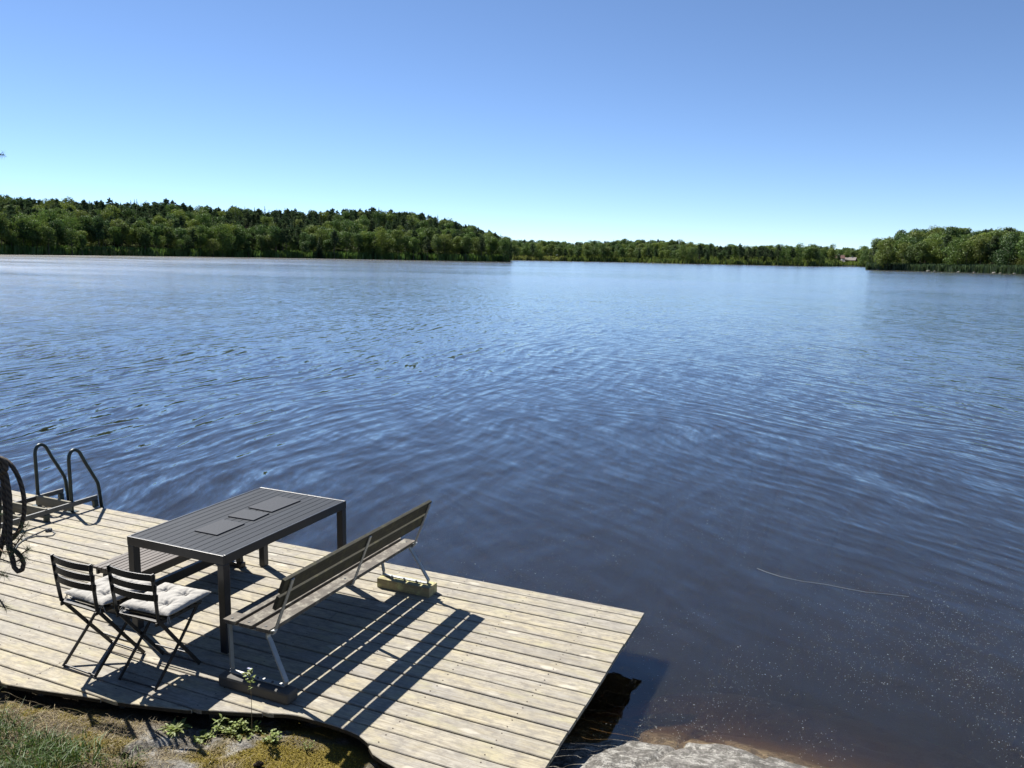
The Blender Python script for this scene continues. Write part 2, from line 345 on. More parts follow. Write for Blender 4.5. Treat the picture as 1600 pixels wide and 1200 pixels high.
def build_ground():
    nx, ny = len(gx), len(gy)
    vs = [(GX[j,i], GY[j,i], GZ[j,i]) for j in range(ny) for i in range(nx)]
    # skirt that carries the same sheet out to the lake bed and the land behind
    fs = [(j*nx+i, j*nx+i+1, (j+1)*nx+i+1, (j+1)*nx+i) for j in range(ny-1) for i in range(nx-1)]
    b = len(vs)
    ring = [j0 for j0 in range(nx)] + [j*nx+nx-1 for j in range(1, ny)] + [(ny-1)*nx+i for i in range(nx-2, -1, -1)] + [j*nx for j in range(ny-2, 0, -1)]
    for r_ in ring:
        x, y, z = vs[r_]; k = 150/14
        vs.append((x*k, y*k, -5.5 if y > -2 else (4 if y < -8 else -5.5+(-2-y)*1.6)))
    L = len(ring)
    for i in range(L): fs.append((ring[i], b+i, b+(i+1)%L, ring[(i+1)%L]))
    me = bpy.data.meshes.new('ground'); me.from_pydata(vs, [], fs)
    a = me.color_attributes.new('cover', 'FLOAT_COLOR', 'POINT')
    arr = []
    for v in vs:
        c = cover(*v) if abs(v[0]) < 14.1 and abs(v[1]) < 14.1 else (0, 1, 1 if v[2] < WZ else 0)
        arr += [c[0], c[1], c[2], 1]
    a.data.foreach_set('color', arr); me.polygons.foreach_set('use_smooth', [True]*len(fs)); me.materials.append(mat_rock()); me.update()
    o = bpy.data.objects.new('ground', me); COL.objects.link(o)
    tag(o, 'mossy grey granite rock sloping down to the deck and into the lake', 'rock', kind='structure')
build_ground()

# lake bed sheet out to the horizon
mb = MB(); mb.add([(-4000,-4000,-5.6),(4000,-4000,-5.6),(4000,4000,-5.6),(-4000,4000,-5.6)], [(0,1,2,3)])
tag(mb.build('lake_bed', simple('lake_mud', (.05,.035,.02), .9, 0, .3, 1)), 'brown mud bed under the lake', 'lake bed', kind='structure')

# ------------------------------------------------------------------ water
def mat_water():
    m = bpy.data.materials.new('lake_water'); m.use_nodes = True; t = m.node_tree; n = N(t)
    for q in list(t.nodes): t.nodes.remove(q)
    out = n.n('ShaderNodeOutputMaterial')
    tc = n.n('ShaderNodeTexCoord'); P = tc.outputs['Object']
    # slow warp so that crests bend
    wn = n.n('ShaderNodeTexNoise'); wn.inputs['Scale'].default_value = .12; wn.inputs['Detail'].default_value = 2; n.l(P, wn.inputs['Vector'])
    sb = n.n('ShaderNodeVectorMath', operation='SUBTRACT'); n.l(wn.outputs['Color'], sb.inputs[0]); sb.inputs[1].default_value = (.5,.5,.5)
    sc = n.n('ShaderNodeVectorMath', operation='SCALE'); n.l(sb.outputs[0], sc.inputs[0]); sc.inputs[3].default_value = 3.2
    ad = n.n('ShaderNodeVectorMath', operation='ADD'); n.l(P, ad.inputs[0]); n.l(sc.outputs[0], ad.inputs[1]); PW = ad.outputs[0]
    def slope(ang, wl, ratio, amp, det=2, rough=.45, src=None):
        # signed slope field: travelling crests perpendicular to direction 'ang'
        mp = n.n('ShaderNodeMapping'); mp.inputs['Rotation'].default_value[2] = -ang; n.l(src or PW, mp.inputs[0])
        m2 = n.n('ShaderNodeMapping'); m2.inputs['Scale'].default_value = (1/wl, 1/(wl*ratio), 1); n.l(mp.outputs[0], m2.inputs[0])
        f = n.noise(m2.outputs[0], 1.0, det, rough)
        s_ = n.math('MULTIPLY', n.math('SUBTRACT', f, .5), amp)
        return n.math('MULTIPLY', s_, math.cos(ang)), n.math('MULTIPLY', s_, math.sin(ang))
    # gusts: patches with more and less ripple
    gust = n.ramp(n.noise(n.coord((.012,.035,1), rotz=R(25)), 1.0, 5, .6), [(.3,.72),(.7,1.12)])
    # calmer, smoother water in the lee of the rock and deck; ruffled open lake beyond
    ds = n.n('ShaderNodeVectorMath', operation='DISTANCE'); n.l(P, ds.inputs[0]); ds.inputs[1].default_value = (4.5, -3.0, WZ)
    calm = n.ramp(n.math('MULTIPLY', ds.outputs['Value'], 1/150.), [(.03,.42),(.06,.7),(.10,.95),(.2,.92),(.4,.9),(1.,.8)])
    sx = []; sy = []
    # two wave trains: one from the open lake on the left, one crossing it further right
    sp = n.n('ShaderNodeSeparateXYZ'); n.l(P, sp.inputs[0])
    side = n.math('ADD', n.math('MULTIPLY', sp.outputs[0], .055), n.math('MULTIPLY', n.noise(P, .07, 2), 1.0), clamp=True)
    inv = n.math('SUBTRACT', 1.0, side)
    side2 = n.math('ADD', n.math('MULTIPLY', side, .75), .25); inv2 = n.math('ADD', n.math('MULTIPLY', inv, .75), .25)
    w2 = n.n('ShaderNodeTexNoise'); w2.inputs['Scale'].default_value = .55; w2.inputs['Detail'].default_value = 3; n.l(P, w2.inputs['Vector'])
    def train(ang, wl, amp, wt, warp, seed):
        # quasi-periodic peaked wavelets with wandering crests and changing strength
        ds_ = n.n('ShaderNodeVectorMath', operation='DOT_PRODUCT'); n.l(PW, ds_.inputs[0]); ds_.inputs[1].default_value = (math.cos(ang), math.sin(ang), 0)
        mp = n.n('ShaderNodeMapping'); mp.inputs['Rotation'].default_value[2] = -ang; n.l(P, mp.inputs[0])
        m2 = n.n('ShaderNodeMapping'); m2.inputs['Location'].default_value = (seed, seed*2, 0); m2.inputs['Scale'].default_value = (.9/wl*.5, .16/wl*.5, 1); n.l(mp.outputs[0], m2.inputs[0])
        gn = n.noise(m2.outputs[0], 1.0, 3, .5)
        ph = n.math('ADD', n.math('MULTIPLY', ds_.outputs['Value'], 2*math.pi/wl), n.math('MULTIPLY', gn, warp))
        s1 = n.math('SINE', ph); s2 = n.math('SINE', n.math('ADD', ph, n.math('MULTIPLY', s1, .7)))
        m3_ = n.n('ShaderNodeMapping'); m3_.inputs['Location'].default_value = (seed*3, -seed, 0); m3_.inputs['Scale'].default_value = (.25/wl, .12/wl, 1); n.l(mp.outputs[0], m3_.inputs[0])
        am = n.ramp(n.noise(m3_.outputs[0], 1.0, 2, .5), [(.32,.12),(.68,1.)])
        s_ = n.math('MULTIPLY', n.math('MULTIPLY', s2, am), n.math('MULTIPLY', wt, amp))
        return n.math('MULTIPLY', s_, math.cos(ang)), n.math('MULTIPLY', s_, math.sin(ang))
    for a_ in ((R(2), .50, .095, inv2, 14, 1.), (R(14), .31, .06, inv2, 13, 4.), (R(48), .46, .085, side2, 14, 7.), (R(60), .29, .06, side2, 13, 11.), (R(-22), .62, .045, side2, 12, 15.)):
        x, y = train(*a_); sx.append(x); sy.append(y)
    for ang, wl, ratio, amp, det, ro, wt in ((R(8), .12, 9.0, .58, 3, .65, inv), (R(52), .12, 9.0, .58, 3, .65, side), (R(25), .5, 5.0, .16, 2, .5, None),
                 (R(-20), .2, 5.0, .16, 2, .5, None), (R(75), .2, 5.0, .16, 2, .5, None), (R(15), 1.8, 4.0, .06, 1, .4, None), (R(25), .06, 5, .34, 2, .5, None)):
        x, y = slope(ang, wl, ratio, amp, det, ro)
        if wt is not None: x = n.math('MULTIPLY', x, wt); y = n.math('MULTIPLY', y, wt)
        sx.append(x); sy.append(y)
    X, Y = sx[0], sy[0]
    for x, y in zip(sx[1:], sy[1:]): X = n.math('ADD', X, x); Y = n.math('ADD', Y, y)
    k = n.math('MULTIPLY', calm, gust)
    X = n.math('MULTIPLY', X, k); Y = n.math('MULTIPLY', Y, k)
    cb = n.n('ShaderNodeCombineXYZ'); n.l(X, cb.inputs[0]); n.l(Y, cb.inputs[1]); cb.inputs[2].default_value = 1
    nm = n.n('ShaderNodeVectorMath', operation='NORMALIZE'); n.l(cb.outputs[0], nm.inputs[0]); NRM = nm.outputs[0]
    fr = n.n('ShaderNodeFresnel'); fr.inputs['IOR'].default_value = 1.7; n.l(NRM, fr.inputs['Normal'])
    gl = n.n('ShaderNodeBsdfGlossy'); gl.inputs[0].default_value = (1,1,1,1); n.l(NRM, gl.inputs['Normal']); ds2 = n.math('MULTIPLY', ds.outputs['Value'], 1/200.)
    n.l(n.math('MULTIPLY', n.ramp(ds2, [(.02,.02),(.06,.04),(.15,.11),(.4,.145),(1.,.15)]), gust), gl.inputs['Roughness'])
    tr = n.n('ShaderNodeBsdfTransparent'); tr.inputs[0].default_value = (.9,.78,.58,1)
    df = n.n('ShaderNodeSubsurfaceScattering'); df.inputs['Color'].default_value = (.13,.11,.06,1); df.inputs['Scale'].default_value = 1.0; df.inputs['Radius'].default_value = (.7,.5,.3)
    body = n.n('ShaderNodeMixShader'); body.inputs[0].default_value = .085; n.l(tr.outputs[0], body.inputs[1]); n.l(df.outputs[0], body.inputs[2])
    mx = n.n('ShaderNodeMixShader'); gb = n.n('ShaderNodeNewGeometry'); n.l(n.math('MULTIPLY', fr.outputs[0], n.math('SUBTRACT', 1.0, gb.outputs['Backfacing'])), mx.inputs[0]); n.l(body.outputs[0], mx.inputs[1]); n.l(gl.outputs[0], mx.inputs[2])
    n.l(mx.outputs[0], out.inputs[0])
    va = n.n('ShaderNodeVolumeAbsorption'); va.inputs['Color'].default_value = (.50,.40,.22,1); va.inputs['Density'].default_value = 4.0; n.l(va.outputs[0], out.inputs['Volume'])
    return m
mb = MB(); q = 3500; mb.box(-q, q, -q, q, -5.3, WZ)
wat = mb.build('water', mat_water()); tag(wat, 'rippled blue lake turning dark brown near the rock', 'lake', kind='structure')

# ------------------------------------------------------------------ far shores: land and trees
def horiz(x):   # direction on the horizon for a pixel column
    yh = 402 + (x-800)*math.tan(CROLL)
    r = ray(x, yh); r.z = 0; return r.normalized()
def elev_of(x, y):
    r = ray(x, y); return r.z/math.hypot(r.x, r.y)
def lerp(tab, x):
    if x <= tab[0][0]: return tab[0][1]
    for (a, b), (c, d) in zip(tab, tab[1:]):
        if x <= c: return b+(d-b)*(x-a)/(c-a)
    return tab[-1][1]
SH = {
 'left': dict(D=[(-250,400),(0,440),(200,480),(400,520),(600,530),(790,525),(805,560)], sky=[(-250,314),(0,313),(100,318),(200,320),(270,320),(300,327),(400,331),(500,334),(560,331),(600,332),(625,335),(650,338),(680,343),(700,349),(725,355),(750,364),(775,370),(787,376),(797,380),(805,384)],
              depth=170, x0=-750, x1=797),
 'middle': dict(D=[(700,840),(800,840),(960,850),(1060,800),(1200,780),(1290,800),(1320,900),(1420,930)], sky=[(700,380),(800,379),(850,379),(880,382),(930,380),(960,378),(1000,378),(1050,377),(1090,385),(1130,388),(1250,388),(1300,390),(1350,390),(1420,392)],
              depth=260, x0=700, x1=1420),
 'right': dict(D=[(1352,470),(1400,470),(1500,440),(1600,410),(1850,380)], sky=[(1352,408),(1358,394),(1368,385),(1382,376),(1400,371),(1420,368),(1450,366),(1490,360),(1540,365),(1590,363),(1850,358)],
              depth=150, x0=1354, x1=1850)}
TREE_H = {'left': 15., 'middle': 15., 'right': 15.5}
def land_z(k, x, d):
    s = SH[k]; D0 = lerp(s['D'], x); t = (d-D0)/s['depth']
    zs = CAM.z + (D0+s['depth'])*elev_of(x, lerp(s['sky'], x)) - TREE_H[k]
    zs = max(zs, WZ+1.2)
    if t < 0: return WZ + t*6
    return WZ+.3 + (zs-WZ-.3)*sstep(-.12, 1.0, t)*1.0
mat_land = simple('forest_floor', (.028,.034,.015), .95, 0, .4, .1, spec=0)
mat_bank = simple('shore_bank', (.06,.055,.035), .95, 0, .5, .3, spec=0)
for k, s in SH.items():
    mb = MB(); xs = [s['x0']+(s['x1']-s['x0'])*i/80 for i in range(81)]; ts = [-.06,0,.012,.03,.1,.2,.35,.5,.65,.8,.9,1,1.15,1.6,2.4]
    vs = []
    for x in xs:
        h = horiz(x); D0 = lerp(s['D'], x)
        for t in ts:
            d = D0+t*s['depth']; z = land_z(k, x, min(d, D0+s['depth'])) if t > 0 else (WZ-1.5 if t < 0 else WZ-.02)
            if t > 1: z *= max(0, 1-(t-1)*.9)
            if 0 < t <= .012: z = WZ+.7
            vs.append((CAM.x+h.x*d, CAM.y+h.y*d, z+(mnoise.noise((x*.05, t*5, 0))*1.5 if t > .05 else 0)))
    nT = len(ts); fs = [(i*nT+j, (i+1)*nT+j, (i+1)*nT+j+1, i*nT+j+1) for i in range(len(xs)-1) for j in range(nT-1)]
    for i in range(len(xs)-1):
        for j in range(nT-1):
            mb.f.append((i*nT+j, (i+1)*nT+j, (i+1)*nT+j+1, i*nT+j+1)); mb.m.append(1 if j < 2 else 0); mb.sm.append(True)
    mb.v = vs
    tag(mb.build('hillside', [mat_land, mat_bank]), {'left': 'long wooded hill on the left far shore', 'middle': 'low distant wooded shore in the middle', 'right': 'wooded point at the right edge'}[k], 'hill', kind='structure')

def leafy_mesh(seed, H, W, pts=1100, q=.54, base=.16, name='crown'):
    rnd = random.Random(seed); mb = MB(); blobs = []
    nb = rnd.randint(9, 14)
    for i in range(nb):
        a = rnd.uniform(0, 6.28); zz = rnd.uniform(base+.12, .86); rr = W*.5*math.sqrt(max(0, 1-((zz-.55)/.5)**2))*rnd.uniform(.15, .75)
        blobs.append((Vector((rr*math.cos(a), rr*math.sin(a), zz*H)), W*rnd.uniform(.17, .29)))
    blobs.append((Vector((0,0,H*.5)), W*.33)); blobs.append((Vector((0,0,H*.78)), W*.25))
    tot = sum(r*r for c, r in blobs)
    for c, r in blobs:
        for _ in range(int(pts*r*r/tot)):
            d = Vector((rnd.gauss(0,1), rnd.gauss(0,1), rnd.gauss(.15,1))).normalized(); rad = r*rnd.uniform(.72, 1.08)*(1+.22*mnoise.noise(tuple(d*2.3+c)))
            p = c+Vector((d.x*rad, d.y*rad, d.z*rad*.85))
            if p.z < base*H*.8: continue
            nrm = (d+Vector((rnd.gauss(0,.45), rnd.gauss(0,.45), rnd.gauss(0,.45)))).normalized(); t1 = nrm.orthogonal().normalized(); t2 = nrm.cross(t1); an = rnd.uniform(0,6.28)
            u = t1*math.cos(an)+t2*math.sin(an); v = nrm.cross(u); s = q*rnd.uniform(.5, 1.05)
            mb.add([p-u*s*.6, p-v*s*.42, p+u*s*.6, p+v*s*.45+nrm*s*.12], [(0,1,2,3)])
    me = bpy.data.meshes.new(name); me.from_pydata(mb.v, [], mb.f); me.materials.append(M['leafy']); return me
def trunk_mesh(seed, H, r, top=.75, mat='bark', limbs=5, W=7):
    rnd = random.Random(seed+99); mb = MB()
    p = [(rnd.uniform(-.15,.15)*i*.5, rnd.uniform(-.15,.15)*i*.5, H*top*i/5) for i in range(6)]
    mb.tube(p, [r*(1-i*.15) for i in range(6)], 6)
    for i in range(limbs):
        a = rnd.uniform(0,6.28); z0 = H*rnd.uniform(.25,.6); L = W*rnd.uniform(.2,.36)
        mb.tube([(0,0,z0),(math.cos(a)*L*.5, math.sin(a)*L*.5, z0+L*.5),(math.cos(a)*L, math.sin(a)*L, z0+L*.8)], [r*.4,r*.28,r*.12], 4)
    me = bpy.data.meshes.new('trunk'); me.from_pydata(mb.v, [], mb.f); me.materials.append(M[mat]); return me
def conifer_mesh(seed, H, W, kind):
    rnd = random.Random(seed); mb = MB()
    def card(p, d, s):
        d = d.normalized(); u = d; v = d.cross(Vector((rnd.gauss(0,1), rnd.gauss(0,1), rnd.gauss(0,1)))).normalized()
        mb.add([p-u*s*.5, p-v*s*.3, p+u*s*.6, p+v*s*.3], [(0,1,2,3)])
    if kind == 'spruce':
        lv = 26
        for i in range(lv):
            t = i/(lv-1); z = H*(.1+.9*t); rad = W*.5*(1-t)**.8*rnd.uniform(.75,1.1)+.12; nb = max(3, int(9*(1-t)+3)); ph = rnd.uniform(0,6)
            for b_ in range(nb):
                a = ph+6.28*b_/nb+rnd.uniform(-.2,.2); L = rad*rnd.uniform(.7,1.05); k = max(1, int(L/.4))
                for j in range(k+1):
                    f = (j+.6)/(k+1); d = Vector((math.cos(a), math.sin(a), -.35+.25*f)); p = Vector((math.cos(a)*L*f, math.sin(a)*L*f, z-L*f*.35))
                    card(p, d, 1.1*(1-.5*t)); 
                    if rnd.random() < .6: card(p+Vector((0,0,-.2)), d+Vector((rnd.gauss(0,.6), rnd.gauss(0,.6), -.4)), .7*(1-.5*t))
    else:
        nb = rnd.randint(11, 16)
        for i in range(nb):
            t = i/nb; z = H*(.5+.48*t); a = i*2.4+rnd.uniform(-.5,.5); L = W*.5*(1-.65*t**1.6)*rnd.uniform(.55,1.0)
            c = Vector((math.cos(a)*L*.6, math.sin(a)*L*.6, z+L*.1)); rx = L*.55+.35
            for _ in range(80):
                d = Vector((rnd.gauss(0,1), rnd.gauss(0,1), rnd.gauss(0,.6))).normalized()*rnd.uniform(.4,1)
                card(c+Vector((d.x*rx, d.y*rx, d.z*rx*.6)), Vector((d.x, d.y, d.z+.5)), .8)
        for _ in range(60):
            card(Vector((rnd.gauss(0,.3), rnd.gauss(0,.3), H*rnd.uniform(.9,1.02))), Vector((0,0,1)), .5)
    me = bpy.data.meshes.new('crown'); me.from_pydata(mb.v, [], mb.f); me.materials.append(M['conifer']); return me
LEAFY = [(leafy_mesh(i, 16.5, w_, 3000, base=(.06 if i % 2 else .13)), trunk_mesh(i, 16.5, .22, W=w_)) for i, w_ in enumerate((9.5,11.5,8.5,12.5,8,10.5,9))]
PINE = [(conifer_mesh(20+i, 17, 7.5, 'pine'), trunk_mesh(20+i, 17, .2, .96, limbs=6, W=5)) for i in range(4)]
SPRUCE = [(conifer_mesh(40+i, 17, w_, 'spruce'), trunk_mesh(40+i, 17, .18, .95, limbs=0)) for i, w_ in enumerate((6,6.8,5.2))]
BUSH = [(leafy_mesh(60+i, 4.5, 6, 420, .5, .0), None) for i in range(3)]
LAB = {
 ('leafy_tree','left'): 'broadleaf tree with rounded light green crown on the left shore hillside', ('leafy_tree','middle'): 'small distant broadleaf tree on the hazy middle shore', ('leafy_tree','right'): 'broadleaf tree with bright green crown on the wooded right point',
 ('pine_tree','left'): 'dark open-crowned pine rising from the left shore hill', ('pine_tree','middle'): 'tiny dark pine above the distant middle shore', ('pine_tree','right'): 'dark pine rising above the wooded right point',
 ('spruce_tree','left'): 'dark pointed spruce on the left shore hill', ('spruce_tree','middle'): 'tiny pointed spruce on the distant middle shore', ('spruce_tree','right'): 'dark pointed spruce among the trees of the right point'}
rnd = random.Random(7)
cand = []
for k, s in SH.items():
    x = s['x0']; rows = {'left': 16, 'middle': 14, 'right': 14}[k]
    for r_ in range(rows):
        t = (r_/(rows-1))**1.15*1.12; x = s['x0']
        while x < s['x1']:
            D0 = lerp(s['D'], x); d = D0+3.5+t*(s['depth']-4)+rnd.uniform(-5,5)
            step = ({'left': 6.2, 'middle': 8.0, 'right': 6.4}[k]*(.45 if t > .8 else 1))*rnd.uniform(.6,1.35)/d*CF
            x += step
            if x > s['x1']: break
            z = land_z(k, x, d)
            zone = mnoise.noise((x*.012+{'left':0,'middle':9,'right':20}[k], t*2.2, 3)) 
            if k == 'left':
                pc = .07+.82*sstep(.2,.62,t+zone*.9)
                if x > 640: pc = max(pc*1.0, .3)
            elif k == 'middle': pc = .12+.3*sstep(.5,.9,t+zone*.5) + (.6 if 1090 < x < 1240 and t < .35 else 0)
            else: pc = .10+.35*sstep(.5,1,t+zone*.6) + (.45 if x < 1400 and t > .35 else 0)
            kind = 'leafy_tree'
            if rnd.random() < pc: kind = 'spruce_tree' if rnd.random() < .35 else 'pine_tree'
            if k == 'left' and r_ == 0 and 140 < x < 215: continue       # gap with a reed meadow
            if k == 'middle' and 1288 < x < 1345 and t < .22: continue   # clearing with houses
            sc = rnd.uniform(.68,1.2) if kind == 'leafy_tree' else rnd.uniform(.84,1.04)
            edge = {'left': 797-x, 'middle': 999, 'right': x-1352}[k]
            if edge < 14: sc *= (.8 if k == 'left' else .5)+(.2 if k == 'left' else .5)*max(0, edge)/14
            if x < -60 and k == 'left' and r_ < 9 and rnd.random() < .3: continue
            h = horiz(x); ry = rnd.uniform(-6, 6)
            cand.append((d/sc, k, kind, (CAM.x+h.x*d, CAM.y+h.y*d, z-.3), sc, x, t))
def in_view(x): return -8 < x < 1608
# the 300 nearest leafy trees and up to 230 conifers stand as trees of their own; the rest is the far wood
# visibility: front rows and ridge rows show most
idx = {'leafy_tree': [], 'pine_tree': [], 'spruce_tree': []}
for i, c in enumerate(cand):
    if in_view(c[5]): idx[c[2]].append(i)
own = set()
for kd, lim in (('leafy_tree', 300), ('pine_tree', 160), ('spruce_tree', 150)):
    own |= set(sorted(idx[kd], key=lambda i: cand[i][0])[:lim])
POOL = {'leafy_tree': LEAFY, 'pine_tree': PINE, 'spruce_tree': SPRUCE}
rest = []
for i, (sz, k, kind, loc, sc, x, t) in enumerate(cand):
    vi = rnd.randrange(len(POOL[kind])); rz = rnd.uniform(0, 6.28); hs = rnd.uniform(.85, 1.12)
    if i in own:
        row = 'at the waterline' if t < .12 else ('on the lower slope' if t < .4 else ('on the upper slope' if t < .75 else 'on the crest'))
        cuts_ = {'left': (130,260,400,530,660), 'middle': (950,1150), 'right': (1440,1520)}[k]
        names_ = {'left': ('the far left end','the reed gap stretch','the left centre','the middle','the right centre','the right hand tip'), 'middle': ('the left part','the middle part','beside the houses'), 'right': ('the tip','the middle part','the right hand part')}[k]
        sec = names_[sum(x > c_ for c_ in cuts_)]; where = {'left':'the left hill','middle':'the distant middle shore','right':'the right point'}[k]
        ty = {'leafy_tree':'broadleaf tree','pine_tree':'pine','spruce_tree':'pointed spruce'}[kind]
        look = ('tall ' if sc*hs > .98 else 'low ') + {'leafy_tree':'green ','pine_tree':'dark ','spruce_tree':'dark '}[kind]
        r_ = empty(kind, loc, look+ty+' '+row+', '+sec+' of '+where, 'tree', look+ty+'s '+row+', '+sec+' of '+where, rz)
        r_.scale = (sc, sc, sc*hs)
        for nm, me in zip(('crown', 'trunk'), POOL[kind][vi]):
            o = bpy.data.objects.new(nm, me); COL.objects.link(o); o.parent = r_
    else: rest.append((k, kind, vi, loc, sc, sc*hs, rz))
# far wood as stuff: geometry-node instances of whole trees
def joined(kind, vi, mats):
    cr, tr = POOL[kind][vi]
    me = bpy.data.meshes.new('wood_tree'); nv = len(cr.vertices)
    vs = [v.co[:] for v in cr.vertices]+[v.co[:] for v in tr.vertices]
    fs = [tuple(p.vertices) for p in cr.polygons]+[tuple(i+nv for i in p.vertices) for p in tr.polygons]
    me.from_pydata(vs, [], fs); me.materials.append(cr.materials[0]); me.materials.append(tr.materials[0])
    me.polygons.foreach_set('material_index', [0]*len(cr.polygons)+[1]*len(tr.polygons)); return me
def forest(k, label):
    ng = bpy.data.node_groups.new('forest_'+k, 'GeometryNodeTree'); ng.interface.new_socket('Geometry', in_out='INPUT', socket_type='NodeSocketGeometry'); ng.interface.new_socket('Geometry', in_out='OUTPUT', socket_type='NodeSocketGeometry')
    gi = ng.nodes.new('NodeGroupInput'); go = ng.nodes.new('NodeGroupOutput'); jn = ng.nodes.new('GeometryNodeJoinGeometry')
    pts = [r_ for r_ in rest if r_[0] == k]
    combos = sorted({(r_[1], r_[2]) for r_ in pts})
    me = bpy.data.meshes.new('forest'); me.from_pydata([r_[3] for r_ in pts], [], [])
    a = me.attributes.new('kindid', 'INT', 'POINT'); a.data.foreach_set('value', [combos.index((r_[1], r_[2])) for r_ in pts])
    a = me.attributes.new('sc', 'FLOAT_VECTOR', 'POINT'); a.data.foreach_set('vector', [q for r_ in pts for q in (r_[4], r_[4], r_[5])])
    a = me.attributes.new('rt', 'FLOAT_VECTOR', 'POINT'); a.data.foreach_set('vector', [q for r_ in pts for q in (0, 0, r_[6])])
    def attr(nm, ty):
        q = ng.nodes.new('GeometryNodeInputNamedAttribute'); q.data_type = ty; q.inputs[0].default_value = nm; return q.outputs[0]
    for ci, (kd, vi) in enumerate(combos):
        src = JO[(kd, vi)]
        oi = ng.nodes.new('GeometryNodeObjectInfo'); oi.inputs['Object'].default_value = src; oi.inputs['As Instance'].default_value = True
        cmpn = ng.nodes.new('FunctionNodeCompare'); cmpn.data_type = 'INT'; cmpn.operation = 'EQUAL'
        ii = [s_ for s_ in cmpn.inputs if s_.type == 'INT']; ng.links.new(attr('kindid', 'INT'), ii[0]); ii[1].default_value = ci
        ip = ng.nodes.new('GeometryNodeInstanceOnPoints'); ng.links.new(gi.outputs[0], ip.inputs['Points']); ng.links.new(cmpn.outputs[0], ip.inputs['Selection'])
        ng.links.new(oi.outputs['Geometry'], ip.inputs['Instance']); ng.links.new(attr('rt', 'FLOAT_VECTOR'), ip.inputs['Rotation']); ng.links.new(attr('sc', 'FLOAT_VECTOR'), ip.inputs['Scale'])
        ng.links.new(ip.outputs[0], jn.inputs[0])
    ng.links.new(jn.outputs[0], go.inputs[0])
    o = bpy.data.objects.new('forest', me); COL.objects.link(o); md = o.modifiers.new('trees', 'NODES'); md.node_group = ng
    tag(o, label, 'forest', kind='stuff')
JO = {}
for kd in POOL:
    for vi in range(len(POOL[kd])): JO[(kd, vi)] = bpy.data.objects.new('wood_tree', joined(kd, vi, None))   # sources stay unlinked
forest('left', 'dense mixed wood covering the upper left hill')
forest('middle', 'distant mixed wood along the middle shore')
forest('right', 'mixed wood behind the front trees of the right point')

# undergrowth and reeds along the waterlines
def shore_growth(k, label, x0, x1, hmax, wid, mat, n_, name, blade=.5):
    rr = random.Random(hash(k) % 97 + int(x0) if False else int(x0)+17); mb = MB(); s = SH[k]
    for _ in range(n_):
        x = rr.uniform(x0, x1); d = lerp(s['D'], x)+rr.uniform(-1, wid); h = horiz(x); z = max(WZ-.1, WZ+.1+(d-lerp(s['D'], x))*.08)
        p = Vector((CAM.x+h.x*d, CAM.y+h.y*d, z)); hh = hmax*rr.uniform(.35, 1); w_ = blade*rr.uniform(.5, 1); a = rr.uniform(0, 3.14)
        u = Vector((math.cos(a)*w_, math.sin(a)*w_, 0)); le = Vector((rr.uniform(-.4,.4), rr.uniform(-.4,.4), hh))
        mb.add([p-u, p+u, p+le+u*.5, p+le-u*.5], [(0,1,2,3)])
    tag(mb.build(name, mat), label, name, kind='stuff')
reedm = mat_leaf('pale_reeds', [(.17,.19,.05),(.17,.19,.05)], .4)
shore_growth('left', 'pale green reeds in the gap of the left shore', 138, 222, 3.4, 12, reedm, 2200, 'reeds')
shore_growth('middle', 'pale green reeds at the near end of the distant shore', 796, 885, 3.4, 30, reedm, 2600, 'reeds', .8)
shore_growth('left', 'low green undergrowth along the left waterline', -60, 795, 4.2, 16, M['leafy'], 16000, 'undergrowth')
shore_growth('middle', 'low green undergrowth along the distant waterline', 885, 1420, 4.4, 60, M['leafy'], 16000, 'undergrowth', .8)
shore_growth('right', 'low green undergrowth along the right waterline', 1354, 1620, 3.4, 9, M['conifer'], 6500, 'undergrowth')

# far houses in the clearing
def house(x, d, L, W, Hh, wallc, roofc, label, rz=0, z0=WZ+1.2):
    h = horiz(x); p = Vector((CAM.x+h.x*d, CAM.y+h.y*d, z0)); r_ = empty('house', p, label, 'house'); ang = math.atan2(h.y, h.x)+R(90)+rz
    wall = simple('wall_paint', wallc, .8, 0, .1, 2); roof = simple('roof_tile', roofc, .8, 0, .2, 2); gl = simple('window_glass', (.03,.035,.04), .1); wh = simple('white_trim', (.75,.75,.72), .6)
    mb = MB(); mb.box(-L/2, L/2, -W/2, W/2, 0, Hh); mb.add([(-L/2,-W/2,Hh),(-L/2,W/2,Hh),(-L/2,0,Hh+W*.36),(L/2,-W/2,Hh),(L/2,W/2,Hh),(L/2,0,Hh+W*.36)], [(0,2,1),(3,4,5)]); mb.build('wall', wall, r_, rel=False)
    mb = MB(); o_ = .5
    for s_ in (-1, 1):
        a = [(-L/2-o_, s_*(W/2+o_), Hh-.36*o_+.05), (L/2+o_, s_*(W/2+o_), Hh-.36*o_+.05), (L/2+o_, 0, Hh+W*.36+.05), (-L/2-o_, 0, Hh+W*.36+.05)]
        mb.add(a+[(x_,y_,z_+.2) for x_,y_,z_ in a], [(0,1,2,3),(7,6,5,4),(0,4,5,1),(1,5,6,2),(2,6,7,3),(3,7,4,0)])
    rf = mb.build('roof', roof, r_, rel=False)
    mb = MB(); mb.box(L*.15, L*.15+.8, -.4, .4, Hh+W*.25, Hh+W*.36+1.1); mb.build('chimney', wh, rf, rel=False)
    k = max(2, int(L/4))
    for i in range(k):
        cx = -L/2+L*(i+.5)/k
        mb = MB(); mb.box(cx-.8, cx+.8, -W/2-.08, -W/2-.01, Hh*.35, Hh*.8); fr = mb.build('window', wh, r_, rel=False)
        mb = MB(); mb.box(cx-.65, cx+.65, -W/2-.12, -W/2-.085, Hh*.35+.12, Hh*.8-.12); mb.build('pane', gl, fr, rel=False)
    r_.rotation_euler.z = ang-R(180)
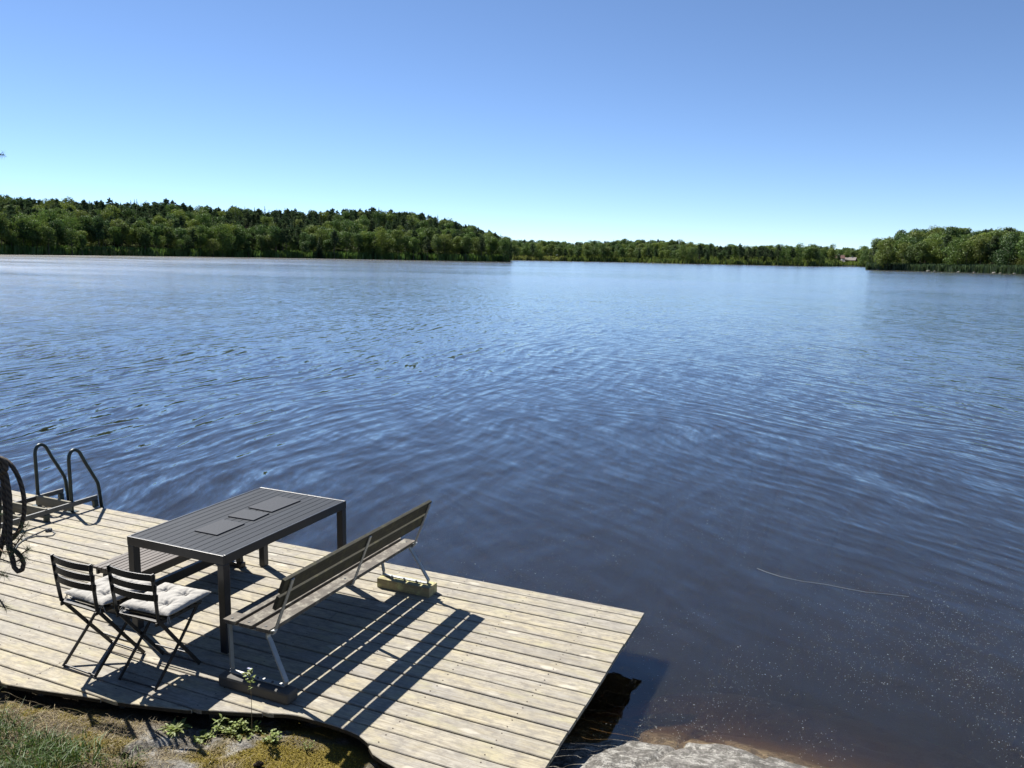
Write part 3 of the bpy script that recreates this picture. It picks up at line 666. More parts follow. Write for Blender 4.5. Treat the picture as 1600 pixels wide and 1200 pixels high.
    # the roof's child chimney and window panes are already in house coordinates
house(1306, 925, 15, 9, 4.5, (.60,.55,.42), (.12,.06,.05), 'pale walled house with dark red roof, left of the pair on the far shore', R(12), WZ+3.6)
house(1327, 935, 13, 8, 4.0, (.16,.05,.04), (.17,.15,.14), 'low red house with pale grey roof, right of the pair on the far shore', R(-14), WZ+2.4)
house(1313.5, 912, 6, 5, 3.0, (.70,.69,.66), (.22,.20,.20), 'small white shed between the two far houses', R(30), WZ+1.6)
# long pale pier below the houses
a, b = horiz(1296), horiz(1338); pa = CAM+a*880; pb = CAM+b*900
pr = empty('pier', ((pa.x+pb.x)/2, (pa.y+pb.y)/2, WZ), 'long pale pier below the far houses', 'pier')
mb = MB(); mb.bar((pa.x,pa.y,WZ+.75), (pb.x,pb.y,WZ+.75), 2.4, .3, side=(a.x,a.y,0)); mb.build('pier_deck', simple('pale_pier_wood', (.45,.45,.43), .8), pr)
mb = MB()
for i in range(9):
    p = pa.lerp(pb, i/8); mb.tube([(p.x,p.y,WZ-1.5),(p.x,p.y,WZ+.58)], .15, 6)
mb.build('pile', M['beam'], pr)
# shore boulders on the right point
rb = simple('shore_boulder', (.12,.11,.10), .85, 0, .3, .8, .6, 3)
for i, (x, s_) in enumerate(((1372,.7),(1452,.8),(1462,.5),(1500,.6),(1524,.5),(1556,.9),(1566,.55),(1588,.6))):
    h = horiz(x); d = lerp(SH['right']['D'], x)-.5; rr = random.Random(i); mb = MB()
    bpy.context  # mesh rock from a displaced uv sphere
    n1, n2 = 8, 12; vs = []
    for a_ in range(n1+1):
        for b_ in range(n2):
            th = math.pi*a_/n1; ph = 2*math.pi*b_/n2; v = Vector((math.sin(th)*math.cos(ph), math.sin(th)*math.sin(ph), math.cos(th)))
            v = v*(1+.35*mnoise.noise(tuple(v*1.6+Vector((i*3,0,0))))); vs.append((v.x*s_*1.6, v.y*s_*1.1, v.z*s_*.6))
    fs = [(a_*n2+b_, (a_+1)*n2+b_, (a_+1)*n2+(b_+1)%n2, a_*n2+(b_+1)%n2) for a_ in range(n1) for b_ in range(n2)]
    mb.add(vs, fs, 0, True)
    tag(mb.build('boulder', rb, loc=(CAM.x+h.x*d, CAM.y+h.y*d, WZ+.1), rel=False) if False else mb.build('boulder', rb), 'pale boulder at the waterline of the right wooded point', 'boulder', 'boulders along the right waterline').location = (CAM.x+h.x*d, CAM.y+h.y*d, WZ+.1)

# ------------------------------------------------------------------ wooden deck
deck = empty('wooden_deck', (-3, -1.2, 0), 'weathered grey wooden deck with long boards beside the lake', 'deck')
rnd = random.Random(3)
edges = [0, -.118, -.262, -.43, -.600, -.748, -.913, -1.059, -1.214, -1.372, -1.515, -1.672, -1.830, -1.985, -2.14]
while edges[-1] > -3.7: edges.append(edges[-1]-.1535)
mb = MB(); scr = MB()
joists = [-.35-.62*i for i in range(16)]
for i in range(len(edges)-1):
    gap = rnd.uniform(.009, .014) if i not in (2, 7, 11) else .019
    v1, v0 = edges[i]-gap/2, edges[i+1]+gap/2
    cuts = [0+rnd.uniform(-.004,.004)]; j = rnd.choice(joists[3:9])-rnd.choice((0,.0)); 
    bj = {0: -5.2, 1: -3.3, 3: -6.1, 5: -4.0, 8: -5.8, 14: -1.59, 12: -4.6, 10: -3.35}.get(i, j)
    cuts += [bj, -9.6]; dz = rnd.uniform(-.0015,.0015)
    for a, b in zip(cuts, cuts[1:]):
        x1, x0 = a-(.0015 if a < -.1 else 0), b+.0015; k = max(2, int((x1-x0)/.03)); ring = []; runs = []
        bow = rnd.uniform(-.003,.003)
        for q_ in range(k+1):
            x = x0+(x1-x0)*q_/k; lo = max(v0+bow*math.sin(math.pi*q_/k), cutv(x)); hi = v1
            if lo < hi-.004: ring.append((x, lo, hi))
            elif ring and len(ring) > 1: runs.append(ring); ring = []
            else: ring = []
        if len(ring) > 1: runs.append(ring)
        for ring in runs:
          vs = []; c_ = .004
          for (x, lo, hi) in ring: vs += [(x,lo,-.028),(x,lo,dz-c_),(x,min(lo+c_,hi-.002),dz),(x,max(hi-c_,lo+.002),dz),(x,hi,dz-c_),(x,hi,-.028)]
          fs = []
          for q_ in range(len(ring)-1):
              for e in range(6): fs.append((q_*6+e, q_*6+(e+1)%6, q_*6+6+(e+1)%6, q_*6+6+e))
          fs = [f[::-1] for f in fs]
          fs += [tuple(range(6)), tuple(reversed([6*(len(ring)-1)+e for e in range(6)]))]
          b0_ = len(mb.f); mb.add(vs, fs)
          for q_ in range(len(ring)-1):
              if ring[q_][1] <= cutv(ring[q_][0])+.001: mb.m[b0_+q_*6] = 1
    for jx in joists:
        for vv in (v0+.032, v1-.032):
            if vv > cutv(jx)+.02:
                x = jx+rnd.uniform(-.006,.006); scr.add([(x+.0052*math.cos(q_*1.047), vv+.0052*math.sin(q_*1.047), .0019) for q_ in range(6)], [tuple(range(6))])
mb.build('decking', [M['deck'], simple('painted_edge_shade', (.05,.042,.03), .9, 0, .4, 30, spec=.1)], deck)  # second slot: shade painted as dark colour on the boards' cut side faces
tag(scr.build('screw_heads', simple('rusty_screw', (.05,.035,.025), .6, .5), deck), kind='stuff')
for jx in joists:
    mb = MB(); mb.box(jx-.022, jx+.022, cutv(jx)+.17, -.05, -.172, -.03); mb.build('joist', M['beam'], deck)
for vv in (-.12, -1.3):
    mb = MB(); mb.box(-9.5, -.25, vv-.03, vv+.03, -.29, -.174); mb.build('beam', M['beam'], deck)
for px in (-.5, -2.6, -4.8, -7.0, -9.2):
    for vv in (-.12, -1.3):
        mb = MB(); mb.tube([(px, vv, min(-1.0, gz(px, vv)-.2)), (px, vv, -.292)], .06, 12); mb.build('post', M['beam'], deck)

# ------------------------------------------------------------------ table
tb = empty('outdoor_table', (-2.97, -1.25, 0), 'anthracite slatted rectangular table standing on the deck between the benches', 'table')
TX0, TX1, TY0, TY1, TH = -3.43, -2.51, -1.98, -.52, .73
mb = MB()
mb.box(TX0, TX1, TY0, TY0+.02, TH-.068, TH); mb.box(TX0, TX1, TY1-.02, TY1, TH-.068, TH); mb.box(TX0, TX0+.02, TY0+.02, TY1-.02, TH-.068, TH); mb.box(TX1-.02, TX1, TY0+.02, TY1-.02, TH-.068, TH)
mb.box(TX0+.02, TX1-.02, -1.27, -1.23, TH-.06, TH-.022)
mb.build('frame', M['alu'], tb, .003)
mb = MB(); ns = 13; wd = (TX1-TX0-.044)/ns
for i in range(ns): mb.box(TX0+.022+i*wd+.0022, TX0+.022+(i+1)*wd-.0022, TY0+.022, TY1-.022, TH-.02, TH-.0025)
mb.build('tabletop', M['slat'], tb, .0015)
for x in (TX0, TX1-.062):
    for y in (TY0, TY1-.062):
        mb = MB(); mb.box(x+.0015, x+.0605, y+.0015, y+.0605, .004, TH-.069); lg = mb.build('leg', M['alu'], tb, .004)
        mb = MB(); mb.box(x+.006, x+.056, y+.006, y+.056, 0, .0035); mb.build('foot_cap', M['base_dark'], lg)
for (x0, x1, y0, y1, rz, lb) in ((-3.07,-2.85,-1.68,-1.385,.0,'largest dark slate mat, nearest the chairs on the table'),(-3.095,-2.845,-1.30,-1.105,.04,'middle dark slate mat of the row on the table'),(-3.10,-2.85,-1.06,-.705,-.03,'dark slate mat at the lake end of the table')):
    mb = MB(); c, s_ = math.cos(rz), math.sin(rz); w_, h_ = (x1-x0)/2, (y1-y0)/2
    cx, cy_ = (x0+x1)/2, (y0+y1)/2; mb.box(-w_, w_, -h_, h_, 0, .009)
    o = mb.build('placemat', M['stone_mat'], None, .0012); o.location = (cx, cy_, TH-.002); o.rotation_euler.z = rz
    tag(o, lb, 'placemat', 'slate mats on the table')

# ------------------------------------------------------------------ low slatted bench (left of the table)
lb = empty('slatted_bench', (-3.72, -1.25, 0), 'low dark brown slatted bench without back, left of the table', 'bench')
BX0, BX1, BY0, BY1, BH = -3.94, -3.50, -1.88, -.62, .375
ns = 9; wd = (BX1-BX0)/ns
mb = MB()
for i in range(ns):
    g_ = (.004,.006,.012,.005,.005,.006,.012,.005,.006)[i]; mb.box(BX0+i*wd+g_*.5, BX0+(i+1)*wd-g_*.5, BY0, BY1, BH-.02, BH)
mb.build('seat', M['brown_slat'], lb, .002)
mb = MB(); mb.box(BX0+.012, BX0+.032, BY0+.02, BY1-.02, BH-.072, BH-.021); mb.box(BX1-.032, BX1-.012, BY0+.02, BY1-.02, BH-.072, BH-.021); mb.build('apron', M['black_metal'], lb, .002)
for y in (BY0+.05, -1.25, BY1-.05):
    mb = MB(); mb.box(BX0+.034, BX1-.034, y-.02, y+.02, BH-.062, BH-.021); mb.build('crossbar', M['black_metal'], lb, .002)
for y in (BY0+.05, BY1-.05):
    mb = MB(); mb.box(BX0+.03, BX1-.03, y-.03, y+.03, 0, .045); mb.build('foot', M['black_metal'], lb, .004)
    for (xa, xb) in ((BX0+.10, BX0+.07), (BX1-.10, BX1-.07)):
        mb = MB(); mb.bar((xa, y, BH-.065), (xb, y, .046), .05, .045, side=(1,0,0)); mb.build('leg', M['black_metal'], lb, .003)
mb = MB(); mb.box(-3.742, -3.698, BY0+.082, BY1-.082, .062, .142); mb.build('stretcher', M['black_metal'], lb, .003)
for y in (BY0+.05, BY1-.05):
    mb = MB(); mb.box(-3.745, -3.695, y-.031, y+.031, .046, .15); mb.build('stretcher_block', M['black_metal'], lb, .002)

# ------------------------------------------------------------------ park bench with backrest
pb_ = empty('park_bench', (-1.98, -1.35, 0), 'long weathered park bench with plank backrest and galvanised steel legs', 'bench')
SY0, SY1, SZ = -2.215, -.345, .41
for (x0, x1) in ((-2.31,-2.205),(-2.175,-2.068),(-2.035,-1.925)):
    mb = MB(); mb.box(x0, x1, SY0, SY1, SZ-.026, SZ); mb.build('seat_plank', M['bench_wood'], pb_, .003)
def lean(t): return Vector((-1.90+.155*t, 0, .405+.385*t))   # back line, t 0..1
dl = (lean(1)-lean(0)).normalized(); nl = Vector((-dl.z, 0, dl.x))
for (t0, t1) in ((.735,.99),(.43,.675)):
    a, b = lean(t0)+nl*.0215, lean(t1)+nl*.0215
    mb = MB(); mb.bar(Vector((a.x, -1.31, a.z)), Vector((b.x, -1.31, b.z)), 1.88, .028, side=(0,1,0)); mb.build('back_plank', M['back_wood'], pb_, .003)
for y in (-2.18, -1.30, -.41):
    mb = MB(); pts = [(lean(t).x, y, lean(t).z) for t in (-.06, .3, .6, .97)]; mb.strip(pts, .03, .007); mb.build('back_support', M['galv'], pb_)
    mb = MB(); mb.strip([(-2.31,y,SZ-.033),(-1.91,y,SZ-.033)], .035, .008); mb.build('seat_bearer', M['galv'], pb_)
    if y == -1.30:
        mb = MB(); mb.strip([(-2.30,y,.370),(-2.12,y,.352),(-1.93,y,.370)], .02, .008); mb.build('brace', M['galv'], pb_)
for y, yb in ((-2.265, -2.285), (-.43, -.43)):
    mb = MB()
    y2 = y+(.075 if y < -1 else .04)
    pts = [(-2.275,y2,SZ-.038),(-2.235,y*.5+y2*.5,.25),(-2.195,y,.115)]
    mb.strip(pts, .032, .012); mb.build('leg', M['galv'], pb_, .002)
    pts = [(-1.752,y,.115),(-1.835,y*.6+y2*.4,.215),(-1.935,y2,.322),(-1.952,y2,.345),(-1.956,y2,.362),(-1.948,y2,.380),(-1.930,y2,.393),(-1.910,y2,.400),(-1.890,y2,.405)]
    mb.strip(pts, .034, .012); mb.build('leg', M['galv'], pb_, .002)
    # flat foot bar with turned ends, lying on the base board
    mb = MB(); s_ = -1 if y < -1 else 1
    mb.strip([(-2.195,y,.115),(-2.20,y+.004,.094),(-2.21,y+s_*.0,.089),(-2.0,y,.088),(-1.76,y,.089),(-1.752,y,.115)], .036, .009); mb.build('foot_bar', M['galv'], pb_, .002)
mb = MB()
n_ = 10; prof = []
for i in range(n_+1):
    a = math.pi*i/n_; prof.append((math.cos(a)*.055, .042+max(math.sin(a), 0)**.7*.04))
mb.box(-2.26,-1.69,-2.335,-2.225,0,.083); mb.build('foot_base', M['base_dark'], pb_, .018)
mb = MB(); mb.box(-2.21,-1.70,-.515,-.375,0,.083); tag(mb.build('foot_base', M['lichen_wood'], pb_, .004), 'yellowish lichen covered wooden base')
mb = MB()
for x in (-2.1,-1.98,-1.86):
    mb.tube([(x,-2.27,.092),(x,-2.27,.099)], .008, 8)
    mb.tube([(x,-.45,.092),(x,-.45,.099)], .008, 8)
mb.build('bolt', M['rail'], pb_)
mb = MB()
for x in (-2.26,-2.12,-1.98):
    for y in (-2.18,-1.30,-.41): mb.tube([(x,y,SZ-.001),(x,y,SZ+.003)], .009, 8)
mb.build('bolt', M['rail'], pb_)

# ------------------------------------------------------------------ folding chairs and cushions
def make_chair(label, loc, rz):
    r_ = empty('folding_chair', (0,0,0), label, 'chair', 'folding chairs at the end of the table')
    def P(p): return p
    for s_ in (-1, 1):
        mb = MB(); mb.strip([(s_*.188,-.225,.80),(s_*.186,-.205,.62),(s_*.18,-.188,.47),(s_*.172,.0,.22),(s_*.165,.165,.004)], .024, .008, side=(0,1,.35)); mb.build('back_post', M['black_metal'], r_)
        mb = MB(); mb.strip([(s_*.158,.185,.445),(s_*.158,.0,.235),(s_*.158,-.222,.004)], .022, .008, side=(0,1,.35)); mb.build('leg', M['black_metal'], r_)
        mb = MB(); mb.strip([(s_*.170,-.20,.443),(s_*.170,.19,.443)], .022, .010, side=(0,0,1)); mb.build('side_rail', M['black_metal'], r_)
        mb = MB(); mb.tube([(s_*.150,.0,.228),(s_*.182,.0,.228)], .009, 8); mb.build('hinge', M['rail'], r_)
    for zc in (.772, .700, .632):
        mb = MB(); pts = []
        for i in range(13):
            x = -.2+.4*i/12; pts.append((x, -.217+(.8-zc)*.1-.028*(1-(x/.2)**2), zc))
        mb.strip(pts, .044, .012, side=(0,.1,1)); mb.build('back_slat', M['black_metal'], r_, .002)
    for i in range(6):
        y = -.165+i*.066; mb = MB(); mb.box(-.185,.185,y-.024,y+.024,.449,.461); mb.build('seat_slat', M['black_metal'], r_, .002)
    for (y, z, xx) in ((-.214,.014,.158),(.158,.014,.165),(.10,.105,.168)):
        mb = MB(); mb.tube([(-xx,y,z),(xx,y,z)], .006, 8); mb.build('crossbar', M['black_metal'], r_)
    r_.location = loc; r_.rotation_euler.z = rz
    return r_
def cushion(label, loc, rz, seed, tilt=0):
    c = empty('seat_cushion', loc, label, 'cushion', 'cushions on the folding chairs'); c.rotation_euler.z = rz
    n_ = 56; W = .405; vs = []; fs = []
    tuft = [(-.085,-.085),(.085,-.085),(-.085,.085),(.085,.085)]
    def prof(u, v, top):
        x, y = u*W/2, v*W/2; r_ = max(abs(u), abs(v))
        e = (1-abs(u)**5)*(1-abs(v)**5); e = max(e, 0)**.42
        h = .036*e
        for tx, ty in tuft:
            d = math.hypot(x-tx, y-ty); h -= .030*math.exp(-(d/.022)**2)*e+.014*math.exp(-(d/.055)**2)*e
            an = math.atan2(y-ty, x-tx); h += .0045*math.cos(an*7+seed)*math.exp(-((d-.045)/.03)**2)*e
        # gathered ruffles towards the seams
        if top: h += .0045*mnoise.noise((x*60 if abs(v) > abs(u) else x*14, y*60 if abs(u) >= abs(v) else y*14, seed))*sstep(.5,.95,r_)*e + .004*mnoise.noise((x*22, y*22, seed+4))*e
        return x, y, h
    for top in (1, 0):
        b = len(vs)
        for j in range(n_+1):
            for i in range(n_+1):
                u, v = -1+2*i/n_, -1+2*j/n_; x, y, h = prof(u, v, top)
                pin = 1-.045*(1-abs(u*v))*max(abs(u), abs(v))**3; wob = 1+.012*mnoise.noise((u*5, v*5, seed))
                vs.append((x*pin*wob, y*pin*wob, .031+(h if top else -h*.55)+.010*(abs(u*v))**3))
        for j in range(n_):
            for i in range(n_):
                f = (b+j*(n_+1)+i, b+j*(n_+1)+i+1, b+(j+1)*(n_+1)+i+1, b+(j+1)*(n_+1)+i); fs.append(f if top else f[::-1])
    mb = MB(); mb.add(vs, fs, 0, True); mb.build('cushion_body', M['cushion'], c, rel=False)
    for tx, ty in tuft:
        mb = MB(); mb.tube([(tx,ty,.046),(tx,ty,.049)], .005, 8); mb.build('button', M['cushion'], c, rel=False)
    rr = random.Random(seed)
    for sx, sy in ((-1,-1),(1,-1)):
        for k in range(3):
            p = Vector((sx*.185, sy*.18, .035)); pts = [p]; d = Vector((sx*rr.uniform(-.2,.9), -rr.uniform(.3,1), rr.uniform(-.6,.2)))
            for q_ in range(5): d += Vector((rr.uniform(-.5,.5), rr.uniform(-.5,.5), -.5)); p = p+d.normalized()*.012; pts.append(p)
            mb = MB(); mb.tube(pts, .0022, 5); mb.build('tie', M['cushion'], c, rel=False)
    return c
make_chair('black folding slat chair on the left, beside the low brown bench', (-3.215, -2.375, 0), R(-2.5))
cushion('tufted off-white cushion on the left folding chair', (-3.205, -2.335, .4615), R(-4), 3)
make_chair('black folding slat chair nearer the table leg, on the right of the pair', (-2.745, -2.33, 0), R(1))
cushion('tufted off-white cushion on the right-hand folding chair of the pair', (-2.725, -2.29, .4615), R(3), 8)

# ------------------------------------------------------------------ bathing ladder
ld = empty('bathing_ladder', (-6.5, -.3, 0), 'steel bathing ladder with two hoop handrails, folded up onto the deck edge', 'ladder')
def hoop(u):
    pts = [(-.25,.0),(-.25,.2),(-.25,.5)]
    pts += [(-.25,.58),(-.243,.625),(-.225,.655),(-.2,.672),(-.17,.674),(-.14,.66),(-.115,.635)]
    pts += [(-.05,.50),(.02,.37),(.065,.285),(.083,.25),(.095,.2),(.115,.0),(.135,-.2),(.16,-.75)]
    return [(u, a, b) for a, b in pts]
for u in (-6.80, -6.27):
    mb = MB(); mb.tube(hoop(u), .019, 12); mb.build('handrail', M['ladder'], ld)
    mb = MB(); mb.box(u-.05, u+.05, -.30, -.20, .0005, .007); mb.build('foot_plate', M['ladder'], ld, .002)
for u in (-6.76, -6.215):
    mb = MB(); mb.box(u-.004, u+.004, -1.35, .03, .075, .118); mb.box(u-.02, u+.0038, -1.35, .03, .1185, .124); mb.build('side_rail', M['rail'], ld)
    mb = MB(); mb.box(u-.02, u+.02, -.03, .02, .0, .075) ; mb.build('bracket', M['ladder'], ld, .003)
    mb = MB(); mb.box(u-.012, u+.012, -.62, -.56, .0, .0745); mb.build('bracket', M['ladder'], ld, .003)
for v in (-.30, -.58, -.86, -1.14):
    mb = MB(); mb.box(-6.755, -6.222, v-.014, v+.014, .03, .135); mb.build('tread', M['tread'], ld, .003)

# thin cord with a knot lying on the boards
mb = MB(); base = [at_z(x, y, .006) for x, y in ((18,868),(28,851),(40,841),(55,835),(66,830),(73,827),(80,829),(86,833),(82,837),(70,838),(56,838),(44,841),(34,846),(22,856))]
mb.tube([(p.x, p.y, .006+.002*(i % 2)) for i, p in enumerate(base)], .0055, 6)
p = at_z(76, 829, .01)
for a in range(3): mb.tube([(p.x+.022*math.cos(q_*.7+a), p.y+.02*math.sin(q_*.7+a*2), .018+.012*math.sin(q_*1.3+a)) for q_ in range(9)], .008, 6)
tag(mb.build('cord', simple('grey_cord', (.11,.12,.13), .9, 0, .4, 60)), 'thin grey cord with a knot lying on the boards by the ladder', 'cord')

# ------------------------------------------------------------------ pine at the left with rope coil
DT = 3.9
tp = at_depth(-235, 900, 4.5); tg = Vector((tp.x, tp.y, 0)); tg.z = gz(tg.x, tg.y)-.1
pine = empty('pine_tree', tg, 'young pine reaching its twigs in at the left edge beside the rope', 'tree')
mb = MB(); mb.tube([tg, tg+Vector((.05,.03,1.2)), tg+Vector((0,.08,2.6)), tg+Vector((-.1,.05,4.2)), tg+Vector((-.05,0,6))], [.11,.095,.08,.055,.02], 14)
trk = mb.build('trunk', M['pbark'], pine, smooth=True)
rnd = random.Random(11); nb = MB(); wb = MB()
def pixx(p):
    d = p-CAM; return 800+CF*d.dot(RT)/max(d.dot(F), .1)
def needles(p, d, n_, L, r0=.0009):
    d = d.normalized()
    for _ in range(n_):
        q = (d*rnd.uniform(.2,1)+Vector((rnd.gauss(0,.55), rnd.gauss(0,.55), rnd.gauss(0,.55)))).normalized(); s_ = q.orthogonal().normalized()*r0; o = p+d*rnd.uniform(-.04,.02)
        nb.add([o-s_, o+s_, o+q*L*rnd.uniform(.7,1.1)], [(0,1,2)])
def twig(pts, n_=26, L=.055, r=.005):
    wb.tube(pts, [r*(1-.12*i) for i in range(len(pts))], 6)
    for a, b in zip(pts, pts[1:]):
        a, b = Vector(a), Vector(b)
        for k in range(5): needles(a.lerp(b, k/5), b-a, n_//3, L)
    needles(Vector(pts[-1]), Vector(pts[-1])-Vector(pts[-2]), n_*2, L)
# bough carrying the rope, with side twigs that show at the picture's left edge
b0 = tg+Vector((.03,.05,1.9)); bE = at_depth(-12, 716, DT)
bough = [b0, b0.lerp(bE,.35)+Vector((0,0,.10)), b0.lerp(bE,.7)+Vector((0,0,.05)), bE, at_depth(4, 722, DT)]
wb.tube(bough, [.035,.028,.022,.016,.006], 8)
low = [tg+Vector((.05,.0,1.1)), at_depth(-110, 850, DT+.1), at_depth(-30, 842, DT), at_depth(14, 838, DT-.05)]
wb.tube(low, [.02,.016,.011,.006], 8)
for (a, b, c) in (((12,842),(24,852),(36,836)),((8,838),(22,834),(40,822)),((14,856),(30,868),(44,858)),((-10,870),(20,880),(38,872)),((-20,900),(-2,935),(8,950)),((-25,880),(-8,895),(10,900)),((-30,760),(-10,780),(-2,800)),((-10,850),(4,862),(20,862))):
    twig([at_depth(*a, DT-.05), at_depth(*b, DT-.1), at_depth(*c, DT-.15)], 20, .045, .004)
# a higher bough whose tip just enters the picture against the sky
hb = [tg+Vector((0,.05,3.4)), at_depth(-150, 190, 4.2), at_depth(-50, 230, 4.1), at_depth(-4, 242, 4.05)]
wb.tube(hb, [.03,.02,.011,.004], 8); twig([at_depth(-40, 236, 4.07), at_depth(-12, 240, 4.05), at_depth(1, 241, 4.04)], 20, .03, .004)
# the rest of the crown, outside the frame
for i in range(90):
    z = rnd.uniform(.6, 5.8) if i < 46 else rnd.uniform(.7, 2.2); a = rnd.uniform(R(60), R(300)) if i < 46 else rnd.uniform(R(20), R(120)); L = ((1.5-.2*z) if i < 46 else .75)*rnd.uniform(.7,1.1)+.2
    st = tg+Vector((0,.04,z)); e = st+Vector((math.cos(a)*L, math.sin(a)*L, .25*L))
    if pixx(e) > (-150 if i < 46 else -70): continue
    wb.tube([st, st.lerp(e,.5)+Vector((0,0,.05)), e], [.016,.011,.005], 6)
    for k in range(5):
        p = st.lerp(e, .35+.16*k); d = (e-st)+Vector((rnd.uniform(-1,1), rnd.uniform(-1,1), rnd.uniform(-.2,.6)))*L*.8; q = p+d.normalized()*.22
        wb.tube([p, q], [.006,.003], 4)
        for m_ in range(5): needles(p.lerp(q, m_/5), q-p, 16, .06, .0016)
        needles(q, q-p, 30, .06, .0016)
wb.build('branches', M['pbark'], pine); nb.build('needles', M['needle'], pine)

mb = MB()
def loop(cx, cy, rx, ry, dd, ph=0, wob=.06, n_=40, r=.0105):
    pts = []
    for i in range(n_):
        a = 2*math.pi*i/n_; k = 1+wob*math.sin(a*3+ph); pts.append(at_depth(cx+rx*math.cos(a)*k, cy+ry*math.sin(a)*k, DT+dd+.02*math.sin(a*2+ph)))
    mb.tube(pts, r, 10, closed=True)
loop(-4, 785, 42, 68, .0, 0, .03); loop(-20, 790, 34, 72, .05, 1.1); loop(-8, 800, 18, 70, -.04, 3.0, .1); loop(-16, 805, 16, 60, .12, 4, .1)
def strand(pix, dd, r=.013):
    pts = []
    P_ = [at_depth(x, y, DT+dd) for x, y in pix]
    for a, b in zip(P_, P_[1:]):
        for k in range(4): pts.append(a.lerp(b, k/4))
    pts.append(P_[-1]); mb.tube(pts, r, 10)
strand([(2,722),(10,745),(15,775),(16,810),(15,845),(18,868),(22,884)], -.09, .0115)
strand([(-4,722),(4,750),(8,790),(10,830),(14,858),(20,872)], -.07, .011)
strand([(14,850),(19,872),(22,886),(28,893),(35,890),(37,880),(33,870),(27,863),(20,858)], -.11, .0105)
strand([(-6,722),(2,717),(8,722),(9,733),(3,738),(-6,734)], -.1, .013)
tag(mb.build('rope_coil', M['rope']), 'thick dark weathered rope coiled over a pine branch at the left edge', 'rope')

# post at the deck edge, just cut by the frame
mb = MB(); p = at_z(-7, 1076, -.05); mb.tube([(p.x,p.y,-.6),(p.x,p.y,.02),(p.x+.004,p.y,.145)], [.03,.03,.026], 10); tag(mb.build('stake', M['beam']), 'short dark stake at the lower left edge of the deck', 'stake')

# ------------------------------------------------------------------ growth on the rock
def blade(mb, p, L, w_, lean_, bend, rr):
    a = rr.uniform(0, 6.28); d = Vector((math.cos(a), math.sin(a), 0)); s_ = Vector((-d.y, d.x, 0))*w_
    m1 = p+Vector((0,0,L*.5))+d*lean_*L*.4; t_ = p+Vector((0,0,L*(1-bend)))+d*lean_*L
    mb.add([p-s_, p+s_, m1+s_*.7, m1-s_*.7, t_], [(0,1,2,3),(3,2,4)])
rr = random.Random(5); g = MB(); st = MB(); ms = MB()
cnt = 0; tries = 0
while cnt < 8500:
    x, y = rr.uniform(-4.0,-1.9), rr.uniform(-4.3,-2.95)
    f = .8*mnoise.noise((x*2.6, y*2.6, 30))+1.25*sstep(-1.95,-2.5,x)*sstep(-2.95,-3.25,y)-.34
    tries += 1
    if tries > 60000: break
    if y > cutv(x)-.16 or rr.random() > f: continue
    cnt += 1; p = Vector((x, y, gz(x, y)-.005)); blade(g, p, rr.uniform(.04,.13), rr.uniform(.0018,.0034), rr.uniform(.4,1.5), rr.uniform(0,.5), rr)
for _ in range(16000):
    x, y = rr.uniform(-4.2,-1.2), rr.uniform(-4.2,-2.62)
    if y > cutv(x)-.05: continue
    c = cover(x, y, 0)
    if rr.random() > c[1]+.08: continue
    p = Vector((x, y, gz(x, y)+.002)); blade(st, p, rr.uniform(.01,.045), rr.uniform(.001,.002), rr.uniform(.8,2.8), rr.uniform(.5,1.0), rr)
for _ in range(60000):
    x, y = rr.uniform(-3.4,-.62), rr.uniform(-3.9,-2.4)
    if y > cutv(x)-.03: continue
    if rr.random() > cover(x, y, 0)[0]**1.5: continue
    p = Vector((x, y, gz(x, y)-.002)); blade(ms, p, rr.uniform(.006,.017), rr.uniform(.0015,.0035), rr.uniform(.2,1.2), rr.uniform(0,.3), rr)
tag(g.build('grass', M['grass']), 'long green grass at the lower left corner of the rock', 'grass', kind='stuff')
tag(st.build('dry_grass', M['straw']), 'short pale straw strewn over the rock left of the moss', 'dry grass', kind='stuff')
tag(ms.build('moss', M['moss']), 'yellow green moss cushions on the grey rock', 'moss', kind='stuff')

def leaf(mb, p, d, L, w_, droop=.3):
    d = d.normalized(); s_ = d.cross(Vector((0,0,1))); s_ = (s_ if s_.length > .01 else Vector((1,0,0))).normalized(); up = s_.cross(d)
    a = p; b = p+d*L*.35+s_*w_; c = p+d*L*.35-s_*w_; e = p+d*L*.7+s_*w_*.8-Vector((0,0,droop*L*.2)); f = p+d*L*.7-s_*w_*.8-Vector((0,0,droop*L*.2)); t_ = p+d*L-Vector((0,0,droop*L*.45)); m_ = p+d*L*.45+up*(-w_*.3)
    mb.add([a,b,c,e,f,t_,m_], [(0,6,1),(0,2,6),(1,6,3),(2,4,6),(3,6,5),(4,5,6)])
def plant(px, label, kind, seed, H=.18, spread=.1, n_=20, L=.045, w_=.014, name='weed'):
    rr = random.Random(seed); q = px; z = gz(q[0], q[1])-.005; base = Vector((q[0], q[1], z)); r_ = empty(name, base, label, 'plant', None); sm = MB(); lm = MB()
    for i in range(n_):
        a = rr.uniform(0,6.28); ra = spread*math.sqrt(rr.random()); top = base+Vector((math.cos(a)*ra, math.sin(a)*ra, H*rr.uniform(.4,1)*(1-.5*ra/spread)))
        b_ = base+Vector((math.cos(a)*ra*.3, math.sin(a)*ra*.3, 0)); sm.tube([b_, b_.lerp(top,.5)+Vector((0,0,.01)), top], [.0016,.0013,.0008], 4)
        for k in range(kind):
            f = rr.uniform(.45,1); an = rr.uniform(0,6.28); leaf(lm, b_.lerp(top,f), Vector((math.cos(an), math.sin(an), rr.uniform(.0,.8))), L*rr.uniform(.6,1.2), w_*rr.uniform(.7,1.2), rr.uniform(.1,.8))
    sm.build('stem', M['grass'], r_); lm.build('leaves', M['weed'], r_); return r_
plant((-1.86,-2.56), 'leafy green weed clump at the deck edge below the park bench foot', 5, 1, .13, .12, 44, .026, .008)
